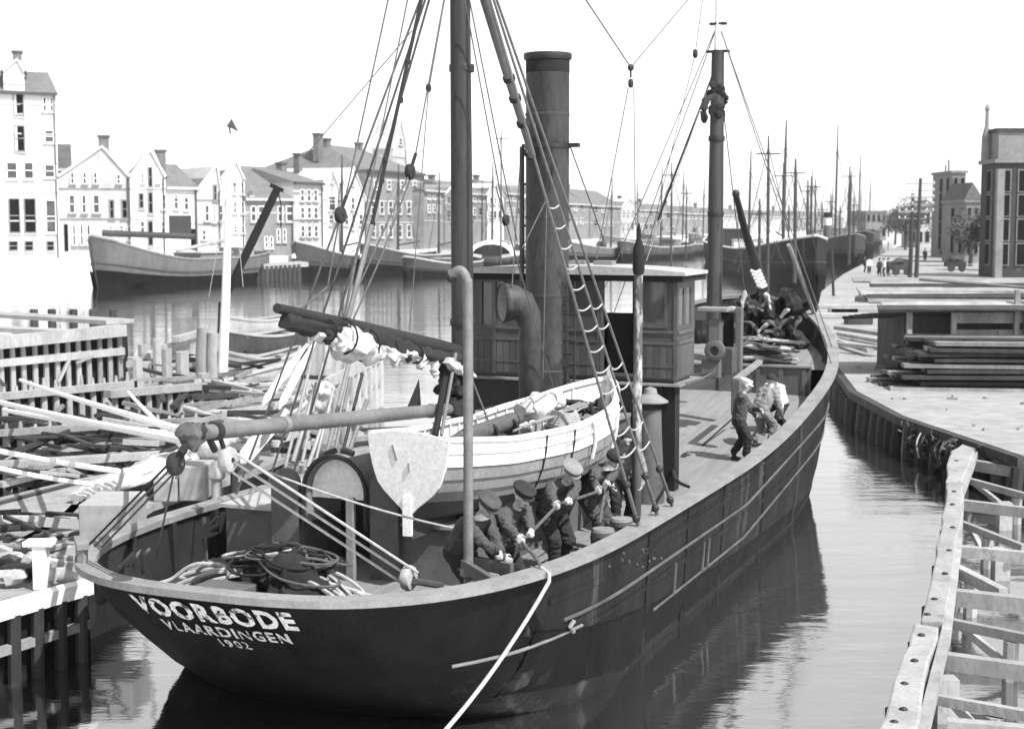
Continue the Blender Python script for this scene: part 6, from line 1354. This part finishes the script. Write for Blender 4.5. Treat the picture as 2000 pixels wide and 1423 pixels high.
# ------------------------------------------------------------------ vessels
def vessel(name, label, bow, stern, beam, fb, hb0, hb1, mat='far_hull', masts=(), cabins=(), rail='rail_wood', group=None, deckm='timber', white=False):
    A, B = Vector(bow), Vector(stern); A.z = B.z = 0; d = (B - A); L_ = d.length; d.normalize(); r = Vector((d.y, -d.x, 0)); t_ = thing(name, label, 'ship', A.lerp(B, .5), group=group); rows = []; N = 20
    def fr(t): return fb + (hb0 - fb) * max(0, 1 - t / .45) ** 2 + (hb1 - fb) * max(0, (t - .6) / .4) ** 2
    for k in range(N + 1):
        t = k / N; w_ = beam / 2 * (1 - max(0, 1 - t / .3) ** 2.2) ** .6 * (1 - (max(0, (t - .75) / .25) ** 2.4) * .5); w_ = max(.06, w_); c = A + d * (L_ * t); z = fr(t); ex = d * (-.9 * (1 - t / .3) if t < .3 else 0)
        rows.append([c - r * w_ + ex + Vector((0, 0, z)), c - r * w_ * 1.0 + ex * .6 + Vector((0, 0, z * .5)), c - r * w_ * .85 + Vector((0, 0, -.4)), c + r * w_ * .85 + Vector((0, 0, -.4)), c + r * w_ * 1.0 + ex * .6 + Vector((0, 0, z * .5)), c + r * w_ + ex + Vector((0, 0, z))])
    MB().loft(rows, caps=True, ringclosed=False).build('hull', mat, t_, smooth=True)
    MB().loft([[q_[0].lerp(q_[5], .03) - Vector((0, 0, .45)), q_[0].lerp(q_[5], .97) - Vector((0, 0, .45))] for q_ in rows], caps=False, ringclosed=False).build('deck', deckm, t_)
    for sg, (i, j) in ((-1, (1, 2)), (1, (4, 3))):
        MB().loft([[q_[i].lerp(q_[j], .25) + of_, q_[i].lerp(q_[j], .6) + of_, q_[j] + of_] for q_, of_ in [(q2, r * sg * (.03 + .22 * max(0, 1 - k2 / 5)) - d * (.25 * max(0, 1 - k2 / 5))) for k2, q2 in enumerate(rows)]], caps=False, ringclosed=False).build('tarred_bottom', 'hull_aft', t_, smooth=True)
    for i in (0, 5): MB().tube([q_[i] for q_ in rows], .11, 6).build('rail', rail, t_, smooth=True)
    for i in (1, 4): MB().tube([q_[i] + (q_[i] - (q_[0] + q_[5]) / 2).normalized() * .03 for q_ in rows], .08, 6).build('rubbing_strake', 'far_mast', t_, smooth=True)
    for (t, h, r_) in masts:
        c = A + d * (L_ * t); z0 = fr(t) - .5; m_ = MB().tube([c + Vector((0, 0, z0)), c + Vector((.1, 0, z0 + h * .7)), c + Vector((.15, 0, z0 + h))], [r_, r_ * .8, r_ * .35], 8).build('mast', 'far_mast', t_, smooth=True)
        for s in (-1, 1): MB().tube([c + Vector((.1, 0, z0 + h * .8)), c + r * s * beam * .48 + d * (L_ * .06) + Vector((0, 0, fr(t)))], .035, 4).build('shroud', 'far_mast', m_)
        MB().tube([c + Vector((.1, 0, z0 + h * .82)), A + Vector((0, 0, hb0))], .03, 4).build('stay', 'far_mast', m_)
        if r_ > .14: MB().tube([c + Vector((0, 0, z0 + 1.6)), c + d * min(L_ * .35, 6) + Vector((0, 0, z0 + 2.0))], .11, 6).build('boom', 'far_mast', m_, smooth=True)
    for (t, l, w_, h, m) in cabins:
        c = A + d * (L_ * t); z0 = fr(t) - .5
        o = MB().prism([c - d * l / 2 - r * w_ / 2 + Vector((0, 0, z0)), c + d * l / 2 - r * w_ / 2 + Vector((0, 0, z0)), c + d * l / 2 + r * w_ / 2 + Vector((0, 0, z0)), c - d * l / 2 + r * w_ / 2 + Vector((0, 0, z0))], (0, 0, h)).build('cabin', m, t_)
        MB().prism([c - d * (l / 2 + .15) - r * (w_ / 2 + .15) + Vector((0, 0, z0 + h)), c + d * (l / 2 + .15) - r * (w_ / 2 + .15) + Vector((0, 0, z0 + h)), c + d * (l / 2 + .15) + r * (w_ / 2 + .15) + Vector((0, 0, z0 + h)), c - d * (l / 2 + .15) + r * (w_ / 2 + .15) + Vector((0, 0, z0 + h))], (0, 0, .12)).build('cabin_roof', 'roof_canvas', o)
    if white: MB().tube([rows[i][0].lerp(rows[i][1], .8) - r * .05 for i in range(0, 7)], .3, 6).build('bow_stripe', 'white_paint', t_, smooth=True)
    return t_
vessel('wooden_hulk', 'big grey wooden hulk with high bow lying off the white warehouse', at(192, 563, z=0), at(505, 545, z=0), 6, 2.5, 4.9, 3.0, 'far_hull_wood', [], [(.62, 5, 3.4, 1.0, 'timber'), (.85, 2.5, 2.6, 1.2, 'timber_white')], 'timber', None, 'timber')
hk = thing('fallen_mast', 'long lowered mast resting along the deck of the wooden hulk', 'mast', at(330, 470, Y=138))
MB().tube([at(200, 455, Y=137), at(380, 462, Y=140)], .28, 8).build('spar', 'far_mast', hk, smooth=True); MB().tube([at(345, 490, Y=139), at(440, 468, Y=142)], .16, 8).build('spar', 'timber', hk, smooth=True)
vessel('sailing_barge', 'sailing barge with one tall mast and white bow stripe, right of the landing', at(583, 541, z=0), at(760, 525, z=0), 4.6, 2.1, 4.0, 2.6, 'far_hull', [(.44, 12.5, .2)], [(.75, 3, 2.6, 1.2, 'timber')], 'timber_white', 'sailing barges along the far bank', white=True)
vessel('sailing_barge', 'sailing barge with two masts, next right of the single tall mast', at(715, 535, z=0), at(905, 522, z=0), 4.8, 2.0, 3.6, 2.5, 'far_hull', [(.3, 11.5, .18), (.72, 11, .16)], [(.85, 3, 2.6, 1.3, 'white_paint')], 'timber', 'sailing barges along the far bank', white=True)
vessel('sailing_barge', 'low dark barge lying just left of the mizzen mast', at(800, 540, z=0), at(930, 533, z=0), 4, 1.4, 2.3, 1.6, 'far_hull', [], [(.6, 4, 2.6, .9, 'timber')], 'timber_white', 'sailing barges along the far bank')
random.seed(55)
mid = [(905, 525, 1010, 514, [(.5, 13, .17)], 'barge with an arched white cover seen left of the funnel'), (985, 512, 1110, 505, [(.35, 14, .17)], 'barge lying directly behind the funnel'), (1105, 512, 1245, 503, [(.6, 12, .16)], 'barge with white deck boat seen over the wheelhouse roof'), (1215, 508, 1345, 500, [(.55, 14, .18)], 'barge with a thin mast above the right end of the wheelhouse roof'), (1300, 500, 1400, 492, [(.3, 15, .16), (.7, 13, .15)], 'two-masted vessel just left of the foremast'), (1395, 494, 1480, 487, [(.5, 12, .15)], 'vessel with white wheelhouse just right of the foremast'), (1180, 488, 1300, 482, [(.5, 15, .15)], 'farther barge with slim mast in the haze behind the wheelhouse'), (1350, 480, 1440, 477, [(.4, 16, .15)], 'hazy far vessel behind the foremast'), (900, 505, 1000, 500, [(.6, 14, .15)], 'farther barge between the mizzen mast and the funnel')]
for k, (xa, ya, xb, yb_, ms, lb) in enumerate(mid):
    vessel('moored_vessel', lb, at(xa, ya, z=0), at(xb, yb_, z=0), 4.8, 1.9, 3.2, 2.4, random.choice(('far_hull', 'far_hull_wood')), ms, [(.7, 3.2, 2.8, 1.6, random.choice(('white_paint', 'timber', 'white_paint')))], 'timber_white', 'vessels moored in mid harbour')
# arched boat cover
c0 = at(918, 500, Y=196); cv = thing('arched_cover', 'white arched boat cover left of the funnel above the wheelhouse roof', 'boat cover', c0)
c1 = at(1002, 500, Y=196); mdl = (c0 + c1) / 2; rw = (c1.x - c0.x) / 2
oo = [mdl + Vector((-rw * math.cos(math.pi * k / 14), 0, 1.8 * math.sin(math.pi * k / 14))) for k in range(15)]
MB().loft([[p + (p - mdl).normalized() * .3, p] for p in oo], caps=False, ringclosed=False)
q_ = MB()
for a, b in zip(oo, oo[1:]): q_.beam(a, b, 3.0, .5, (0, 0, 1))
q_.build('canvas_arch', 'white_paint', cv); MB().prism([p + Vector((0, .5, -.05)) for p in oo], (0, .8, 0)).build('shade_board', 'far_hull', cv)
# ships along the right-hand quay
vessel('steam_trawler', 'black-hulled ship with white rail moored behind the luggers bow', at(1590, 562, z=0), at(1400, 508, z=0), 7, 3.0, 4.9, 3.6, 'hull_black', [(.22, 14, .2), (.55, 13, .18)], [(.72, 5, 3.4, 2.6, 'dark_paint'), (.6, 3, 3, 1.2, 'white_paint')], 'white_paint', 'ships along the right quay')
qs = [(1668, 515, 1560, 497, [(.3, 19, .2), (.75, 13, .17)], 'second ship behind the black one with a tall topmast'), (1690, 496, 1600, 484, [(.3, 14, .2), (.7, 12, .16)], 'third ship along the right quay, with a banded funnel'), (1705, 484, 1640, 475, [(.4, 21, .24), (.75, 14, .2)], 'fourth ship along the right quay with one very tall mast'), (1712, 474, 1668, 467, [(.3, 17, .22), (.7, 15, .2)], 'farthest ship along the right quay')]
for k, (xa, ya, xb, yb_, ms, lb) in enumerate(qs):
    vessel('quay_ship', lb, at(xa, ya, z=0), at(xb, yb_, z=0), 7, 2.8, 4.4, 3.2, random.choice(('far_hull', 'hull_black')), ms, [(.6, 4.5, 3.2, 2.4, 'timber')], 'timber', 'ships along the right quay')
c = at(1616, 462, Y=232); fn = thing('banded_funnel', 'small black ships funnel with a white band on the right quay', 'funnel', c)
s_ = 232 / FPX
for y0, y1, m in ((462, 440, 'casing_grey'), (440, 425, 'white_paint'), (425, 415, 'soot_and_shade')):
    z0, z1 = at(1616, y0, Y=232).z, at(1616, y1, Y=232).z; MB().tube([(c.x, c.y, z0), (c.x, c.y, z1)], .62 if m != 'soot_and_shade' else .66, 14).build('section', m, fn, smooth=True)
for k, (px, yt, yb_, Y, r_) in enumerate(((1500, 265, 520, 110, .14), (1530, 318, 480, 150, .2), (1553, 310, 480, 140, .2), (1577, 352, 478, 180, .2), (1584, 345, 470, 200, .2), (1592, 348, 470, 220, .16), (1659, 325, 470, 200, .2), (1667, 385, 470, 240, .2), (1622, 378, 460, 240, .16), (1311, 318, 480, 160, .14), (1483, 388, 490, 130, .15), (978, 250, 500, 190, .12), (941, 352, 480, 210, .14), (1340, 360, 480, 220, .14), (1540, 400, 470, 230, .2), (1605, 395, 460, 260, .2), (1640, 400, 460, 280, .2))):
    b_ = at(px, yb_, Y=Y); t = at(px + 1, yt, Y=Y); o = thing('distant_mast', 'bare mast, number ' + str(k), 'mast', b_, group='bare masts over the harbour')
    o['label'] = ('tall bare mast just right of the cocked bowsprit', 'mast second right of the bowsprit', 'mast third right of the bowsprit, with crosstree', 'short mast fourth right of the bowsprit', 'slim mast fifth right of the bowsprit', 'sixth mast right of the bowsprit, leaning slightly', 'tall isolated mast left of the quay road', 'lower mast right of the tall isolated one', 'thin mast behind the banded funnel', 'slim dark mast over the wheelhouse roof left of the foremast', 'low mast immediately right of the foremast', 'thin pointed mast between mizzen mast and funnel', 'faint mast just right of the mizzen mast', 'faint mast left of the foremast', 'faint low mast among those right of the bowsprit', 'faint low mast left of the banded funnel', 'faint low mast right of the banded funnel')[k]
    MB().tube([(b_.x, b_.y, .5), b_.lerp(t, .7), t], [r_, r_ * .8, r_ * .4], 7).build('spar', 'far_mast', o, smooth=True)
    MB().tube([t - Vector((.9, 0, 1.3)), t - Vector((-.9, 0, 1.3))], .06, 5).build('crosstree', 'far_mast', o)
    for s in (-1, 1): MB().tube([t - Vector((0, 0, .8)), (b_.x + s * 2.2, b_.y, 2.5)], .03, 4).build('shroud', 'far_mast', o)

# ------------------------------------------------------------------ right-hand street
def block(name, label, px0, px1, Y, ytop, wall, dep, rooft=None, nwin=(3, 4), side_w=True, finial=False):
    A, B = at(px0, 500, Y=Y), at(px1, 500, Y=Y); zt = at(px0, ytop, Y=Y).z; t_ = thing(name, label, 'house', (A.x, Y, QZ))
    MB().box((A.x, Y, QZ - .05), (B.x, Y + dep, zt)).build('wall', wall, t_)
    MB().box((A.x - .25, Y - .25, zt), (B.x + .25, Y + dep + .25, zt + .35)).build('cornice', 'wall_grey', t_)
    W = B.x - A.x; nx, nz = nwin
    for i in range(nx):
        for j in range(nz):
            x = A.x + W * (i + .5) / nx; z = lerp(QZ + 1.2, zt - 2.6, j / max(1, nz - 1)); wd_ = min(1.1, W / nx * .5)
            f = MB().box((x - wd_ / 2 - .1, Y - .12, z - .1), (x + wd_ / 2 + .1, Y - .004, z + 2.0)).build('window', 'wall_grey', t_); MB().box((x - wd_ / 2, Y - .15, z), (x + wd_ / 2, Y - .121, z + 1.9)).build('pane', 'window_dark', f)
    for i in range(max(1, int(dep / 3.5))):
        for j in range(nz):
            y = Y + 1.8 + i * 3.4; z = lerp(QZ + 1.2, zt - 2.6, j / max(1, nz - 1)); f = MB().box((A.x - .12, y - .65, z - .1), (A.x - .004, y + .65, z + 2.0)).build('window', 'wall_grey', t_); MB().box((A.x - .15, y - .55, z), (A.x - .121, y + .55, z + 1.9)).build('pane', 'window_dark', f)
    if rooft: MB().add([(A.x - .3, Y - .3, zt + .352), (B.x + .3, Y - .3, zt + .352), (B.x + .3, Y + dep, zt + .352), (A.x - .3, Y + dep, zt + .352), ((A.x + B.x) / 2, Y + .5, zt + rooft), ((A.x + B.x) / 2, Y + dep - .5, zt + rooft)], [(0, 1, 2, 3), (0, 1, 4), (1, 2, 5, 4), (2, 3, 5), (3, 0, 4, 5)]).build('roof', 'roof_tile_dark', t_)
    return t_, A, B, zt
bk_, A, B, zt = block('brick_house', 'tall dark brick house with pale pilaster at the right edge of the picture', 1942, 2080, 140, 318, 'wall_brick', 4.6, None, (4, 4))
pz = at(1940, 330, Y=139.4).z; a_ = at(1943, 500, Y=139.5); b_ = at(1957, 500, Y=139.5)
MB().box((a_.x, 139.3, QZ), (b_.x, 139.99, pz)).build('pilaster', 'wall_grey', bk_)
z2 = at(1930, 258, Y=142).z; MB().box((at(1950, 300, Y=141).x, 141, zt + .351), (B.x, 144, z2)).build('attic', 'wall_grey', bk_)
MB().box((at(1946, 300, Y=140.8).x, 140.8, z2), (B.x + .2, 144.2, z2 + .3)).build('attic_cornice', 'wall_brick', bk_)
fx = at(1926, 300, Y=143.5).x; MB().lathe((fx, 143.5, zt + .35), [(.5, 0), (.45, 2.2), (.2, 3.2), (.16, 4.6), (.26, 4.8), (.16, 5.1), (.03, 5.3)], 8).build('finial', 'wall_grey', bk_)
block('street_house', 'tall narrow hazy house down the quay road with chimneys', 1856, 1882, 215, 338, 'wall_grey', 10, None, (2, 5))[0]
block('street_house', 'lower brick house between the narrow tower house and the edge', 1884, 1912, 190, 395, 'wall_grey', 10, 2.5, (2, 3))
block('street_house', 'small far house with white front at the end of the poles', 1790, 1830, 300, 410, 'wall_pale', 12, 2.0, (3, 2))
block('street_house', 'distant block closing the quay road behind the trees', 1690, 1730, 420, 414, 'wall_grey', 20, None, (4, 2))
for k, (px, yt, lb) in enumerate(((1847, 322, 'thin tall pole left of the narrow hazy house'), (1853, 312, 'taller thin pole touching the narrow hazy house'), (1840, 395, 'short pole by the bushes on the quay road'))):
    c = gq(px, 490); t = at(px, yt, Y=c.y); o = MB().tube([c, t], [.28, .18], 8).build('street_pole', 'timber', org=c, smooth=True); tag(o, lb, 'pole')
def tree(label, px, py, h, rad, seed, group='trees on the quay road'):
    c = gq(px, py); rnd = random.Random(seed); t_ = thing('street_tree', label, 'tree', c, group=group)
    tk = MB(); tk.tube([c, c + Vector((.1, 0, h * .35)), c + Vector((.0, .1, h * .6))], [.28, .2, .12], 8)
    tips = []
    for k in range(9):
        a = rnd.uniform(0, 6.28); p0 = c + Vector((0, 0, h * rnd.uniform(.3, .55))); p1 = p0 + Vector((math.cos(a) * rad * .7, math.sin(a) * rad * .7, h * rnd.uniform(.15, .4))); tk.tube([p0, p0.lerp(p1, .5) + Vector((0, 0, .15)), p1], [.1, .07, .03], 5); tips.append(p1)
    tk.build('trunk', 'bark', t_, smooth=True)
    cr = MB(); cc = c + Vector((0, 0, h * .66)); clumps = [(q_ + Vector((rnd.gauss(0, .3), rnd.gauss(0, .3), rnd.gauss(0, .3))), rad * rnd.uniform(.3, .5)) for q_ in tips] + [(cc + Vector((rnd.gauss(0, rad * .35), rnd.gauss(0, rad * .35), rnd.gauss(0, h * .13))), rad * rnd.uniform(.3, .5)) for _ in range(9)]
    for q_, r_ in clumps:
        for _ in range(110):
            v = Vector((rnd.gauss(0, 1), rnd.gauss(0, 1), rnd.gauss(0, 1))).normalized() * r_ * rnd.random() ** .4; p = q_ + v; e1 = Vector((rnd.uniform(-1, 1), rnd.uniform(-1, 1), rnd.uniform(-1, 1))).normalized() * .22; e2 = e1.orthogonal().normalized() * .13
            cr.add([p - e1, p + e2, p + e1, p - e2], [(0, 1, 2, 3)])
    cr.build('crown', 'leaf', t_)
tree('small dark tree left of the telegraph poles', 1748, 478, 7.5, 3.2, 1); tree('larger dark tree just behind the telegraph poles', 1768, 488, 8.5, 3.6, 2); tree('low dark bush-like tree beside the brick house', 1895, 520, 6.0, 3.0, 3); tree('spreading dark tree at the foot of the brick house', 1925, 528, 6.5, 2.8, 4); tree('far small tree at the end of the quay road', 1735, 462, 9, 4, 5); tree('bushy tree below the narrow hazy house', 1862, 492, 5.0, 3.4, 6)
# ------------------------------------------------------------------ summer haze over the harbour
hz = MB().box((-700, -40, -1.8), (700, 1300, 34)).build('haze', 'water'); hz.data.materials.clear()
hm = bpy.data.materials.new('haze'); hm.use_nodes = True; ht = hm.node_tree; ht.nodes.clear(); ho_ = ht.nodes.new('ShaderNodeOutputMaterial'); pv = ht.nodes.new('ShaderNodeVolumePrincipled')
pv.inputs['Color'].default_value = (.95, .95, .95, 1); pv.inputs['Density'].default_value = .0003; pv.inputs['Anisotropy'].default_value = 0.5
ht.links.new(pv.outputs[0], ho_.inputs['Volume']); hz.data.materials.append(hm); tag(hz, 'pale summer haze lying over the harbour', 'haze', kind='stuff')
